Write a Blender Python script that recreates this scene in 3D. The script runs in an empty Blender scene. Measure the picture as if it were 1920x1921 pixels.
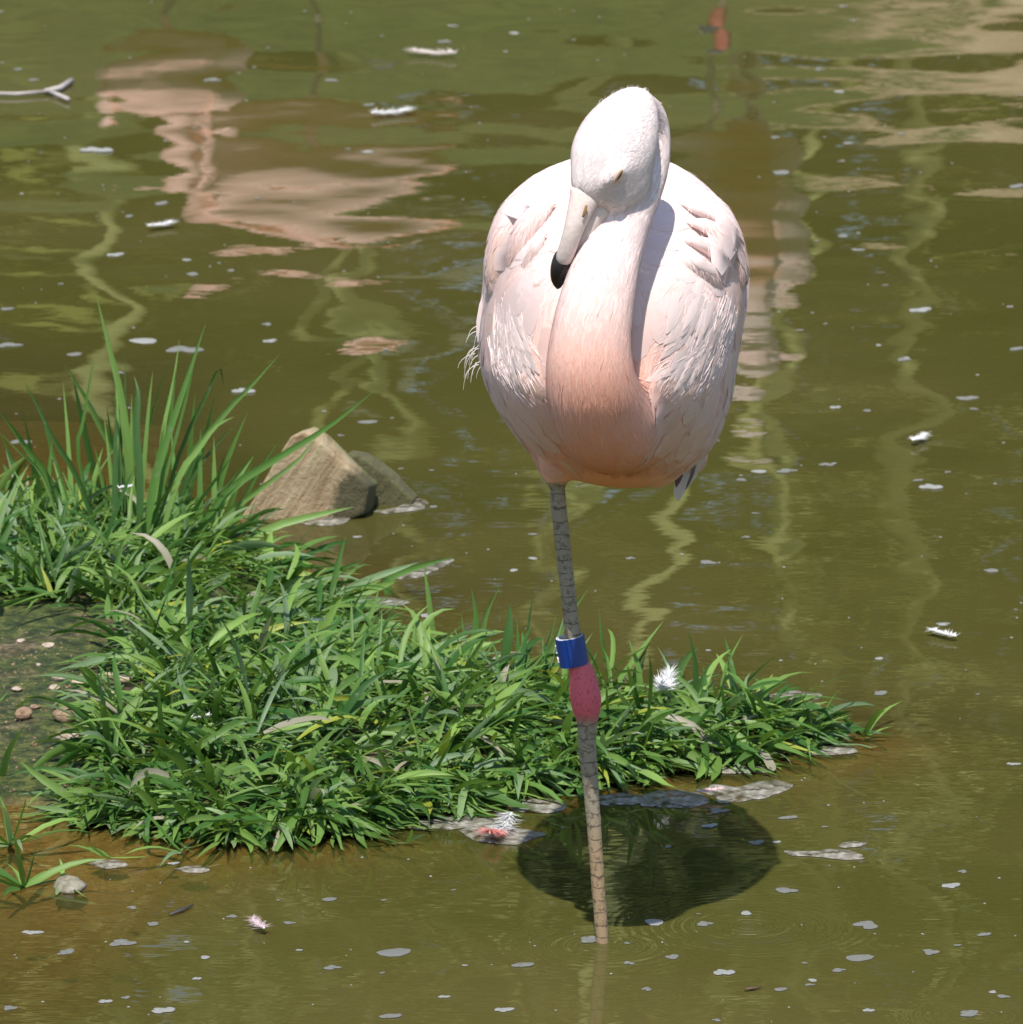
import bpy, math, random
import numpy as np
from mathutils import Vector
from mathutils.bvhtree import BVHTree

random.seed(7)
RNG = np.random.default_rng(7)
SC = bpy.context.scene
COL = SC.collection
rad = math.radians

# ------------------------------------------------------------------ camera
D, H, PITCH, F = 10.5, 2.91, rad(12.84), 17440.0      # metres, metres, radians, focal length in photo pixels
cam_d = bpy.data.cameras.new('camera')
cam = bpy.data.objects.new('camera', cam_d); COL.objects.link(cam)
cam.location = (0, -D, H)
cam.rotation_euler = (math.pi / 2 - PITCH, 0, 0)
cam_d.sensor_fit = 'HORIZONTAL'
cam_d.sensor_width = 36.0
cam_d.lens = F / 1920 * 36.0
cam_d.clip_start = 0.5
cam_d.clip_end = 600
cam_d.dof.use_dof = True
cam_d.dof.focus_distance = 10.75
cam_d.dof.aperture_fstop = 26
SC.camera = cam

# ------------------------------------------------------------------ world, sun, exposure
SUN = Vector((-0.065, -0.45, 1.0)).normalized()         # towards the sun
world = bpy.data.worlds.new('World'); SC.world = world; world.use_nodes = True
wn = world.node_tree.nodes; wl = world.node_tree.links
sky = wn.new('ShaderNodeTexSky'); sky.sky_type = 'NISHITA'; sky.sun_disc = False
sky.sun_elevation = math.asin(SUN.z)
sky.sun_rotation = math.atan2(SUN.x, SUN.y)
sky.air_density = 1.0; sky.dust_density = 0.6
wn['Background'].inputs['Strength'].default_value = 0.14
wl.new(sky.outputs[0], wn['Background'].inputs['Color'])
sun_d = bpy.data.lights.new('sun', 'SUN'); sun_d.energy = 5.0; sun_d.angle = rad(0.5); sun_d.color = (1.0, 0.955, 0.89)
sun = bpy.data.objects.new('sun', sun_d); COL.objects.link(sun)
sun.rotation_euler = SUN.to_track_quat('Z', 'Y').to_euler()
sun.location = SUN * 30
SC.view_settings.view_transform = 'Standard'; SC.view_settings.look = 'None'
SC.view_settings.exposure = 0.2; SC.view_settings.gamma = 1.0
SC.view_settings.use_curve_mapping = False
SC.render.engine = 'CYCLES'
SC.cycles.max_bounces = 5; SC.cycles.diffuse_bounces = 3; SC.cycles.glossy_bounces = 3; SC.cycles.transmission_bounces = 2; SC.cycles.transparent_max_bounces = 6
SC.cycles.use_adaptive_sampling = True; SC.cycles.adaptive_threshold = 0.02
SC.cycles.caustics_reflective = False; SC.cycles.caustics_refractive = False
SC.cycles.use_denoising = True

# ------------------------------------------------------------------ helpers
CP, SP = math.cos(PITCH), math.sin(PITCH)
CAM = np.array([0, -D, H])

def ray(px, py):
    u, v = (px - 960) / F, (960.5 - py) / F
    return np.array([u, CP + v * SP, -SP + v * CP])

def at(px, py, Y):                     # point of the place on the upright plane y = Y
    d = ray(px, py)
    return CAM + d * ((Y + D) / d[1])

def on(px, py, z=0.0):                 # point of the place on the level plane z
    d = ray(px, py)
    return CAM + d * ((z - H) / d[2])

def mpp(Y):                            # metres for one photo pixel at depth Y
    return (D + Y) / CP / F

def project(P):
    P = np.asarray(P, float) - CAM
    zc = P[:, 1] * CP - P[:, 2] * SP
    yc = P[:, 1] * SP + P[:, 2] * CP
    return 960 + F * P[:, 0] / zc, 960.5 - F * yc / zc

def unit(v):
    v = np.asarray(v, float)
    return v / (np.linalg.norm(v, axis=-1, keepdims=True) + 1e-12)

def smooth(a, b, x):
    t = np.clip((np.asarray(x, float) - a) / (b - a), 0, 1)
    return t * t * (3 - 2 * t)

def mesh(name, V, Fc, cols=None, smooth_shade=True, attrs=None, normals=None):
    m = bpy.data.meshes.new(name)
    V = np.asarray(V, float)
    if isinstance(Fc, np.ndarray):
        n, k = Fc.shape
        m.vertices.add(len(V)); m.vertices.foreach_set('co', V.astype(np.float32).ravel())
        m.loops.add(n * k); m.loops.foreach_set('vertex_index', Fc.astype(np.int32).ravel())
        m.polygons.add(n)
        m.polygons.foreach_set('loop_start', np.arange(0, n * k, k, dtype=np.int32))
        m.update(calc_edges=True)
    else:
        m.from_pydata([tuple(v) for v in V], [], [tuple(f) for f in Fc])
    m.validate()
    if smooth_shade:
        m.polygons.foreach_set('use_smooth', np.ones(len(m.polygons), bool))
    if cols is not None:
        a = m.color_attributes.new('tint', 'FLOAT_COLOR', 'POINT')
        c = np.ones((len(V), 4), np.float32); c[:, :3] = cols
        a.data.foreach_set('color', c.ravel())
    for k_, v_ in (attrs or {}).items():
        a = m.attributes.new(k_, 'FLOAT', 'POINT')
        a.data.foreach_set('value', np.asarray(v_, np.float32))
    m.update()
    if normals is not None:
        m.normals_split_custom_set_from_vertices(np.asarray(normals, np.float32).tolist())
    return m

def put(name, me, mat=None, parent=None, label=None, cat=None, group=None, kind=None, loc=None):
    o = bpy.data.objects.new(name, me); COL.objects.link(o)
    if mat is not None and me is not None:
        if not me.materials: me.materials.append(mat)
    if parent is not None: o.parent = parent
    if label: o['label'] = label
    if cat: o['category'] = cat
    if group: o['group'] = group
    if kind: o['kind'] = kind
    if loc is not None: o.location = loc
    return o

def copy_tree(o, parent=None):
    c = o.copy(); COL.objects.link(c); c.parent = parent
    for ch in list(o.children): copy_tree(ch, c)
    return c

def spline(P, n):                      # Catmull-Rom through rows of P
    P = np.asarray(P, float)
    Q = np.vstack([2 * P[0] - P[1], P, 2 * P[-1] - P[-2]])
    out = []
    for t in np.linspace(0, len(P) - 1 - 1e-9, n):
        i = int(t); u = t - i
        p0, p1, p2, p3 = Q[i:i + 4]
        out.append(0.5 * (2 * p1 + (p2 - p0) * u + (2 * p0 - 5 * p1 + 4 * p2 - p3) * u * u + (3 * p1 - p0 - 3 * p2 + p3) * u ** 3))
    return np.array(out)

def loft(rings):                       # closed skin over equal rings
    R = np.asarray(rings); n, k, _ = R.shape
    V = np.vstack([R.reshape(-1, 3), R[0].mean(0)[None], R[-1].mean(0)[None]])
    Fc = []
    for i in range(n - 1):
        for j in range(k):
            j2 = (j + 1) % k
            Fc.append((i * k + j, i * k + j2, (i + 1) * k + j2, (i + 1) * k + j))
    for j in range(k):
        j2 = (j + 1) % k
        Fc.append((n * k, j2, j)); Fc.append((n * k + 1, (n - 1) * k + j, (n - 1) * k + j2))
    return V, Fc

def tube_w(C, RW, RD, k=20, ref=(0, 1, 0)):   # world tube: centres, half widths, half depths
    C = np.asarray(C, float); T = unit(np.gradient(C, axis=0))
    s = unit(np.cross(T, np.asarray(ref, float)))
    for i in range(1, len(s)):
        if np.dot(s[i], s[i - 1]) < 0: s[i] = -s[i]
    d = np.cross(s, T)
    a = np.linspace(0, 2 * math.pi, k, endpoint=False)
    rings = C[:, None] + s[:, None] * (np.cos(a)[None, :, None] * np.asarray(RW)[:, None, None]) + d[:, None] * (np.sin(a)[None, :, None] * np.asarray(RD)[:, None, None])
    return loft(rings)

def tube_px(ctrl, n=24, k=20):         # rows of (photo x, photo y, depth, half width in pixels, depth ratio)
    S = spline(ctrl, n)
    C = np.array([at(r[0], r[1], r[2]) for r in S])
    w = np.array([max(r[3], 0.5) * mpp(r[2]) for r in S])
    return tube_w(C, w, w * S[:, 4], k), C, w

def join(parts):
    V, Fc, o = [], [], 0
    for v, f in parts:
        V.append(v); Fc += [tuple(i + o for i in q) for q in f]; o += len(v)
    return np.vstack(V), Fc

def remesh(parts, voxel, iters, wfun=None):   # one continuous skin around overlapping closed pieces
    V, Fc = join(parts)
    m = bpy.data.meshes.new('tmp'); m.from_pydata([tuple(v) for v in V], [], Fc)
    o = bpy.data.objects.new('tmp', m); COL.objects.link(o)
    md = o.modifiers.new('r', 'REMESH'); md.mode = 'VOXEL'; md.voxel_size = voxel
    dg = bpy.context.evaluated_depsgraph_get()
    m2 = bpy.data.meshes.new_from_object(o.evaluated_get(dg))
    n = len(m2.vertices); co = np.empty(n * 3, np.float32); m2.vertices.foreach_get('co', co); co = co.reshape(-1, 3).astype(float)
    q = np.array([tuple(p.vertices) for p in m2.polygons if len(p.vertices) == 4], int)
    ed = np.empty(len(m2.edges) * 2, np.int32); m2.edges.foreach_get('vertices', ed); ed = ed.reshape(-1, 2)
    bpy.data.objects.remove(o); bpy.data.meshes.remove(m); bpy.data.meshes.remove(m2)
    w = np.full(n, 0.5) if wfun is None else wfun(co)
    deg = np.bincount(ed.ravel(), minlength=n)[:, None]
    for _ in range(iters):
        s = np.zeros_like(co)
        for ax in range(3):
            s[:, ax] = np.bincount(ed[:, 0], co[ed[:, 1], ax], n) + np.bincount(ed[:, 1], co[ed[:, 0], ax], n)
        co += w[:, None] * (s / deg - co)
    return co, q

def sample_faces(V, Q, n, rng=RNG):
    c = V[Q]; a = np.cross(c[:, 2] - c[:, 0], c[:, 3] - c[:, 1]); ar = np.linalg.norm(a, axis=1)
    i = rng.choice(len(Q), n, p=ar / ar.sum())
    u, v = rng.random(n)[:, None], rng.random(n)[:, None]
    p = c[i, 0] * (1 - u) * (1 - v) + c[i, 1] * u * (1 - v) + c[i, 2] * u * v + c[i, 3] * (1 - u) * v
    return p, unit(a[i])

def fbm(P, scale, seed=0, octv=3):     # cheap smooth noise: sums of sines
    r = np.random.default_rng(seed); P = np.asarray(P, float); out = 0
    for o in range(octv):
        for _ in range(4):
            k = unit(r.normal(size=P.shape[1])) * scale * 2 ** o * r.uniform(.7, 1.3)
            out = out + np.sin(P @ k + r.uniform(0, 6.28)) / 2 ** o / 4
    return out

# ------------------------------------------------------------------ material helpers
def new_mat(name):
    m = bpy.data.materials.new(name); m.use_nodes = True
    return m, m.node_tree.nodes, m.node_tree.links, m.node_tree.nodes['Principled BSDF'], m.node_tree.nodes['Material Output']

def noise_node(N, L, scale, detail=4, rough=0.55, coord='Object', stretch=None):
    tc = N.new('ShaderNodeTexCoord'); nz = N.new('ShaderNodeTexNoise')
    nz.inputs['Scale'].default_value = scale; nz.inputs['Detail'].default_value = detail; nz.inputs['Roughness'].default_value = rough
    if stretch:
        mp = N.new('ShaderNodeMapping'); mp.inputs['Scale'].default_value = stretch
        L.new(tc.outputs[coord], mp.inputs[0]); L.new(mp.outputs[0], nz.inputs['Vector'])
    else:
        L.new(tc.outputs[coord], nz.inputs['Vector'])
    return nz

def ramp_node(N, L, src, stops):
    r = N.new('ShaderNodeValToRGB')
    while len(r.color_ramp.elements) < len(stops): r.color_ramp.elements.new(0.5)
    for e, (p, c) in zip(r.color_ramp.elements, stops):
        e.position = p; e.color = (*c, 1)
    L.new(src, r.inputs[0]); return r

def mixc(N, L, a, b, fac, mode='MIX'):
    m = N.new('ShaderNodeMix'); m.data_type = 'RGBA'; m.blend_type = mode
    for sock, val in ((m.inputs['Factor'], fac), (m.inputs['A'], a), (m.inputs['B'], b)):
        if isinstance(val, (int, float)): sock.default_value = val
        elif isinstance(val, tuple): sock.default_value = (*val, 1)
        else: L.new(val, sock)
    return m.outputs['Result']

def attr(N, name):
    a = N.new('ShaderNodeAttribute'); a.attribute_name = name; return a

def math_node(N, L, op, a, b=None, c=None):
    m = N.new('ShaderNodeMath'); m.operation = op
    for i, v in enumerate((a, b, c)):
        if v is None: continue
        if isinstance(v, (int, float)): m.inputs[i].default_value = v
        else: L.new(v, m.inputs[i])
    return m.outputs[0]

def bump(N, L, b, h, strength, dist):
    bp = N.new('ShaderNodeBump'); bp.inputs['Strength'].default_value = strength; bp.inputs['Distance'].default_value = dist
    L.new(h, bp.inputs['Height']); L.new(bp.outputs[0], b.inputs['Normal'])

# plumage: colour from each feather's own tint; the whole bird can be pinker through its object colour
def plumage_mat(name, translucency):
    m, N, L, b, out = new_mat(name)
    a = attr(N, 'tint'); oi = N.new('ShaderNodeObjectInfo')
    c = mixc(N, L, a.outputs['Color'], oi.outputs['Color'], 1.0, 'MULTIPLY')
    nz = noise_node(N, L, 160, 3, .6)
    c2 = mixc(N, L, c, (0.93, 0.9, 0.88), math_node(N, L, 'MULTIPLY', nz.outputs['Fac'], 0.22))
    c2 = mixc(N, L, c, c2, 0.6)
    L.new(c2, b.inputs['Base Color']); b.inputs['Roughness'].default_value = 0.75
    b.inputs['Specular IOR Level'].default_value = 0.15
    if translucency:
        tr = N.new('ShaderNodeBsdfTranslucent'); L.new(c2, tr.inputs['Color'])
        mx = N.new('ShaderNodeMixShader'); mx.inputs[0].default_value = translucency
        L.new(b.outputs[0], mx.inputs[1]); L.new(tr.outputs[0], mx.inputs[2]); L.new(mx.outputs[0], out.inputs['Surface'])
    else:
        nb = noise_node(N, L, 90, 4, .6); bump(N, L, b, nb.outputs['Fac'], 0.5, 0.004)
    return m

M_FEATHER = plumage_mat('feather', 0.22)

# bird skin: feathered body, with scaly legs where the mask says so
m, N, L, b, out = new_mat('bird_body'); M_BODY = m
a = attr(N, 'tint'); lg = attr(N, 'leg'); oi = N.new('ShaderNodeObjectInfo')
base = mixc(N, L, a.outputs['Color'], oi.outputs['Color'], 1.0, 'MULTIPLY')
tc = N.new('ShaderNodeTexCoord'); sep = N.new('ShaderNodeSeparateXYZ'); L.new(tc.outputs['Object'], sep.inputs[0])
nz = noise_node(N, L, 45, 3, .6)
zz = math_node(N, L, 'ADD', math_node(N, L, 'MULTIPLY', sep.outputs['Z'], 66.0), math_node(N, L, 'MULTIPLY', nz.outputs['Fac'], 1.3))
fr = math_node(N, L, 'FRACT', zz)
line = math_node(N, L, 'MULTIPLY', math_node(N, L, 'LESS_THAN', fr, 0.12), math_node(N, L, 'GREATER_THAN', noise_node(N, L, 80, 2, .5).outputs['Fac'], .36))
gr = noise_node(N, L, 260, 3, .7)
scute = mixc(N, L, a.outputs['Color'], (0.05, 0.03, 0.025), math_node(N, L, 'MULTIPLY', line, 0.8))
scute = mixc(N, L, scute, (0.42, 0.36, 0.28), math_node(N, L, 'MULTIPLY', gr.outputs['Fac'], 0.30))
scute = mixc(N, L, scute, (0.09, 0.06, 0.035), math_node(N, L, 'MULTIPLY', math_node(N, L, 'GREATER_THAN', noise_node(N, L, 140, 4, .7).outputs['Fac'], .55), .55))
knee = attr(N, 'knee')
skin = mixc(N, L, a.outputs['Color'], (0.20, 0.035, 0.06), math_node(N, L, 'MULTIPLY', math_node(N, L, 'GREATER_THAN', gr.outputs['Fac'], 0.58), 0.45))
legc = mixc(N, L, scute, skin, knee.outputs['Fac'])
col = mixc(N, L, base, legc, lg.outputs['Fac'])
L.new(col, b.inputs['Base Color'])
rg = N.new('ShaderNodeMapRange'); rg.inputs['To Min'].default_value = 0.8; rg.inputs['To Max'].default_value = 0.5
L.new(lg.outputs['Fac'], rg.inputs['Value']); L.new(rg.outputs[0], b.inputs['Roughness'])
b.inputs['Specular IOR Level'].default_value = 0.25
hb = math_node(N, L, 'SUBTRACT', math_node(N, L, 'MULTIPLY', noise_node(N, L, 110, 3, .6).outputs['Fac'], 0.6), math_node(N, L, 'MULTIPLY', math_node(N, L, 'MULTIPLY', line, lg.outputs['Fac']), 0.5))
bump(N, L, b, hb, 0.14, 0.003)

def simple_mat(name, colr, rough=0.6, spec=0.4, nscale=None, namt=0.3, dark=None, bumpd=None, metallic=0):
    m, N, L, b, out = new_mat(name)
    b.inputs['Roughness'].default_value = rough; b.inputs['Specular IOR Level'].default_value = spec
    b.inputs['Metallic'].default_value = metallic
    if nscale:
        nz = noise_node(N, L, nscale, 5, .6)
        dk = dark or tuple(c * 0.55 for c in colr)
        r = ramp_node(N, L, nz.outputs['Fac'], [(0.5 - namt, dk), (0.5 + namt, colr)])
        L.new(r.outputs[0], b.inputs['Base Color'])
        if bumpd: bump(N, L, b, nz.outputs['Fac'], 1.0, bumpd)
    else:
        b.inputs['Base Color'].default_value = (*colr, 1)
    return m

# ------------------------------------------------------------------ ground under and around the pond
ISLET = np.array([on(x, y)[:2] for x, y in [(-500, 1585), (-200, 1535), (0, 1508), (120, 1515), (250, 1540), (420, 1570), (560, 1568), (700, 1535),
    (850, 1503), (1000, 1478), (1150, 1455), (1300, 1436), (1420, 1420), (1500, 1402), (1530, 1388), (1480, 1374), (1400, 1366), (1300, 1356), (1150, 1345), (1000, 1332),
    (870, 1308), (750, 1262), (660, 1205), (580, 1140), (500, 1085), (410, 1045), (300, 1015), (0, 995), (-300, 985), (-700, 980)]])
BARE = np.array([on(x, y)[:2] for x, y in [(-600, 1205), (40, 1195), (190, 1205), (260, 1245), (215, 1320), (205, 1430), (175, 1540), (-600, 1600)]])

def inside(poly, X, Y):
    r = np.zeros(np.shape(X), bool); n = len(poly)
    for i in range(n):
        x1, y1 = poly[i]; x2, y2 = poly[(i + 1) % n]
        c = ((y1 > Y) != (y2 > Y)) & (X < (x2 - x1) * (Y - y1) / (y2 - y1 + 1e-12) + x1)
        r ^= c
    return r

def sdist(poly, X, Y):                 # positive inside
    d = np.full(np.shape(X), 1e9); n = len(poly)
    for i in range(n):
        a_, b_ = poly[i], poly[(i + 1) % n]; e = b_ - a_
        t = np.clip(((X - a_[0]) * e[0] + (Y - a_[1]) * e[1]) / (e @ e), 0, 1)
        d = np.minimum(d, np.hypot(X - a_[0] - t * e[0], Y - a_[1] - t * e[1]))
    return np.where(inside(poly, X, Y), d, -d)

def ground_z(X, Y):
    X = np.asarray(X, float); Y = np.asarray(Y, float)
    P = np.stack([X, Y], -1).reshape(-1, 2)
    s = sdist(ISLET, P[:, 0], P[:, 1]) + 0.025 * fbm(P, 14, 3)
    z = np.where(s > 0, 0.042 * (1 - np.exp(-s / 0.10)), np.maximum(s * (0.17 - 0.10 * smooth(-.30, -.55, P[:, 0])), -0.32))
    z = z + np.where(s > 0, 0.006, 0.004) * fbm(P, 40, 5)
    return z.reshape(X.shape)

def grid_mesh(name, xs, ys, zfun, attrs=None):
    X, Y = np.meshgrid(xs, ys); Z = zfun(X, Y)
    V = np.stack([X, Y, Z], -1).reshape(-1, 3); nx, ny = len(xs), len(ys)
    i = (np.arange(ny - 1)[:, None] * nx + np.arange(nx - 1)[None]).ravel()
    Fq = np.stack([i, i + 1, i + nx + 1, i + nx], 1)
    at_ = {k: f(X, Y).ravel() for k, f in (attrs or {}).items()}
    return mesh(name, V, Fq, attrs=at_)

m, N, L, b, out = new_mat('mud'); M_MUD = m
n1 = noise_node(N, L, 9, 5, .6); n2 = noise_node(N, L, 55, 6, .7)
mud = ramp_node(N, L, n2.outputs['Fac'], [(0.36, (0.03, 0.026, 0.010)), (0.5, (0.10, 0.08, 0.032)), (0.66, (0.30, 0.23, 0.13))])
moss = ramp_node(N, L, n2.outputs['Fac'], [(0.36, (0.012, 0.028, 0.005)), (0.5, (0.055, 0.08, 0.012)), (0.66, (0.18, 0.19, 0.04))])
mk = N.new('ShaderNodeMapRange'); mk.inputs['From Min'].default_value = 0.40; mk.inputs['From Max'].default_value = 0.52; L.new(n1.outputs['Fac'], mk.inputs['Value'])
gp = N.new('ShaderNodeNewGeometry'); sx = N.new('ShaderNodeSeparateXYZ'); L.new(gp.outputs['Position'], sx.inputs[0])
above = N.new('ShaderNodeMapRange'); above.inputs['From Min'].default_value = -0.012; above.inputs['From Max'].default_value = 0.008; L.new(sx.outputs['Z'], above.inputs['Value'])
soil = mixc(N, L, mud.outputs[0], moss.outputs[0], mk.outputs[0])
sand = ramp_node(N, L, n2.outputs['Fac'], [(0.3, (0.24, 0.13, 0.04)), (0.7, (0.50, 0.31, 0.12))])
L.new(mixc(N, L, sand.outputs[0], soil, above.outputs[0]), b.inputs['Base Color'])
b.inputs['Roughness'].default_value = 0.6; bump(N, L, b, n2.outputs['Fac'], 1.0, 0.02)

xs = np.arange(-2.2, 1.6, 0.018); ys = np.arange(-0.6, 3.2, 0.018)
put('mud_bank', grid_mesh('mud_bank', xs, ys, ground_z), M_MUD, kind='structure')
M_BED = simple_mat('bed_silt', (0.12, 0.09, 0.035), 0.9, 0.2, 3, .25)
put('pond_bed', grid_mesh('pond_bed', np.linspace(-60, 60, 30), np.linspace(-30, 16, 24), lambda X, Y: np.full(X.shape, -0.36)), M_BED, kind='structure')

# far bank: rises out of the water beyond the top of the picture
def bank_z(X, Y):
    P = np.stack([X, Y], -1).reshape(-1, 2)
    e = 11.6 + 0.5 * np.sin(X * 0.35) + 0.25 * np.sin(X * 1.3 + 1)
    t = Y - e
    z = np.where(t < 0, t * 0.25, 2.4 * (1 - np.exp(-np.maximum(t, 0) / 2.5)))
    return np.maximum(z, -0.5) + 0.05 * fbm(P, 1.6, 9).reshape(X.shape)

m, N, L, b, out = new_mat('bank_grass'); M_BANK = m
n1 = noise_node(N, L, 0.5, 3, .5); n2 = noise_node(N, L, 6, 5, .6)
g = ramp_node(N, L, n2.outputs['Fac'], [(0.35, (0.018, 0.034, 0.006)), (0.65, (0.085, 0.115, 0.024))])
t_ = ramp_node(N, L, n2.outputs['Fac'], [(0.35, (0.36, 0.25, 0.15)), (0.65, (0.58, 0.44, 0.29))])
gp = N.new('ShaderNodeNewGeometry'); sx = N.new('ShaderNodeSeparateXYZ'); L.new(gp.outputs['Position'], sx.inputs[0])
pth = math_node(N, L, 'ADD', math_node(N, L, 'SUBTRACT', sx.outputs['X'], 1.0), math_node(N, L, 'MULTIPLY', math_node(N, L, 'SUBTRACT', noise_node(N, L, 1.6, 3, .6).outputs['Fac'], 0.5), 2.6))
pth2 = math_node(N, L, 'SUBTRACT', 3.2, sx.outputs['X'])
msk = N.new('ShaderNodeMapRange'); msk.inputs['From Min'].default_value = -0.1; msk.inputs['From Max'].default_value = 0.1
L.new(math_node(N, L, 'MINIMUM', pth, pth2), msk.inputs['Value'])
L.new(mixc(N, L, g.outputs[0], t_.outputs[0], msk.outputs[0]), b.inputs['Base Color']); b.inputs['Roughness'].default_value = 0.9
bump(N, L, b, n2.outputs['Fac'], 1.0, 0.06)
put('far_bank', grid_mesh('far_bank', np.linspace(-70, 70, 160), np.concatenate([np.arange(9.5, 20, .15), np.arange(20, 30, .4), np.linspace(30, 140, 14)]), bank_z), M_BANK, kind='structure')

# ------------------------------------------------------------------ water
m, N, L, b, out = new_mat('pond_water'); M_WATER = m
N.remove(b)
geo = N.new('ShaderNodeNewGeometry')
def wnoise(scale, detail, rough, stretch=(1, 1, 1), dist=0.0):
    mp = N.new('ShaderNodeMapping'); mp.inputs['Scale'].default_value = stretch
    L.new(geo.outputs['Position'], mp.inputs[0])
    n_ = N.new('ShaderNodeTexNoise'); n_.inputs['Scale'].default_value = scale; n_.inputs['Detail'].default_value = detail
    n_.inputs['Roughness'].default_value = rough; n_.inputs['Distortion'].default_value = dist
    L.new(mp.outputs[0], n_.inputs['Vector']); return n_.outputs['Fac']
sw = N.new('ShaderNodeSeparateXYZ'); L.new(geo.outputs['Position'], sw.inputs[0])
far = N.new('ShaderNodeMapRange'); far.inputs['From Min'].default_value = 0.5; far.inputs['From Max'].default_value = 6.0; far.inputs['To Min'].default_value = 0.0050; far.inputs['To Max'].default_value = 0.0125
L.new(sw.outputs['Y'], far.inputs['Value'])
h = math_node(N, L, 'MULTIPLY', wnoise(2.6, 1, .4, (1, .85, 1)), far.outputs[0])
h = math_node(N, L, 'ADD', h, math_node(N, L, 'MULTIPLY', wnoise(8.0, 1, .5, (1, .8, 1)), 0.0007))
h = math_node(N, L, 'ADD', h, math_node(N, L, 'MULTIPLY', wnoise(55, 1, .5, (.5, 1, 1)), 0.00007))
for (rx, ry, k_, fall, amp) in [(1405, 1738, 520, 28, .0004), (1835, 1906, 600, 40, .0003), (1133, 1775, 420, 34, .0003)]:
    c = on(rx, ry)
    vd = N.new('ShaderNodeVectorMath'); vd.operation = 'DISTANCE'; L.new(geo.outputs['Position'], vd.inputs[0]); vd.inputs[1].default_value = tuple(c)
    s_ = math_node(N, L, 'SINE', math_node(N, L, 'MULTIPLY', vd.outputs['Value'], float(k_)))
    e_ = math_node(N, L, 'POWER', 2.718, math_node(N, L, 'MULTIPLY', vd.outputs['Value'], -float(fall)))
    h = math_node(N, L, 'ADD', h, math_node(N, L, 'MULTIPLY', math_node(N, L, 'MULTIPLY', s_, e_), amp))
bp = N.new('ShaderNodeBump'); bp.inputs['Strength'].default_value = 1.0; bp.inputs['Distance'].default_value = 1.0
L.new(h, bp.inputs['Height'])
murk = ramp_node(N, L, wnoise(0.9, 4, .55), [(0.3, (0.061, 0.062, 0.013)), (0.5, (0.077, 0.071, 0.018)), (0.7, (0.097, 0.082, 0.026))])
df = N.new('ShaderNodeBsdfDiffuse'); L.new(murk.outputs[0], df.inputs['Color'])
tp = N.new('ShaderNodeBsdfTransparent'); tp.inputs['Color'].default_value = (0.93, 0.86, 0.62, 1)
cl = attr(N, 'clarity')
mx = N.new('ShaderNodeMixShader'); L.new(cl.outputs['Fac'], mx.inputs[0]); L.new(df.outputs[0], mx.inputs[1]); L.new(tp.outputs[0], mx.inputs[2])
gl = N.new('ShaderNodeBsdfGlossy'); gl.inputs['Roughness'].default_value = 0.0; L.new(bp.outputs[0], gl.inputs['Normal'])
fr = N.new('ShaderNodeFresnel'); fr.inputs['IOR'].default_value = 1.333; L.new(bp.outputs[0], fr.inputs['Normal'])
mf = N.new('ShaderNodeMixShader'); L.new(fr.outputs[0], mf.inputs[0]); L.new(mx.outputs[0], mf.inputs[1]); L.new(gl.outputs[0], mf.inputs[2])
L.new(mf.outputs[0], out.inputs['Surface'])

xs = np.concatenate([np.linspace(-60, -2.6, 12), np.arange(-2.2, 1.6, 0.03), np.linspace(2, 60, 12)])
ys = np.concatenate([np.linspace(-30, -1.0, 10), np.arange(-0.6, 3.2, 0.03), np.linspace(3.6, 13.5, 10)])
def clarity(X, Y):
    dp = np.maximum(-ground_z(X, Y), 0)
    near = (X > -2.2) & (X < 1.6) & (Y > -0.6) & (Y < 3.2)
    return np.where(near, 0.03 + 0.90 * np.exp(-dp / (0.024 + 0.03 * smooth(-.25, -.5, X))), 0.03)
put('water', grid_mesh('water', xs, ys, lambda X, Y: np.zeros(X.shape), {'clarity': clarity}), M_WATER, kind='structure')

# ------------------------------------------------------------------ feathers
def make_tree(V, Q):
    return BVHTree.FromPolygons([tuple(v) for v in V], [tuple(int(i) for i in q) for q in Q])

def conform(X, tree, hgt):             # lay points down on a surface, hgt above it
    sh = X.shape; X = X.reshape(-1, 3); hgt = np.broadcast_to(hgt, sh[:-1]).ravel(); out_ = np.empty_like(X); nn = np.empty_like(X)
    for i, p in enumerate(X):
        q, n_, _, _ = tree.find_nearest(Vector(p)); out_[i] = q; nn[i] = n_
    return (out_ + nn * hgt[:, None]).reshape(sh), nn.reshape(sh)

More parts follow.
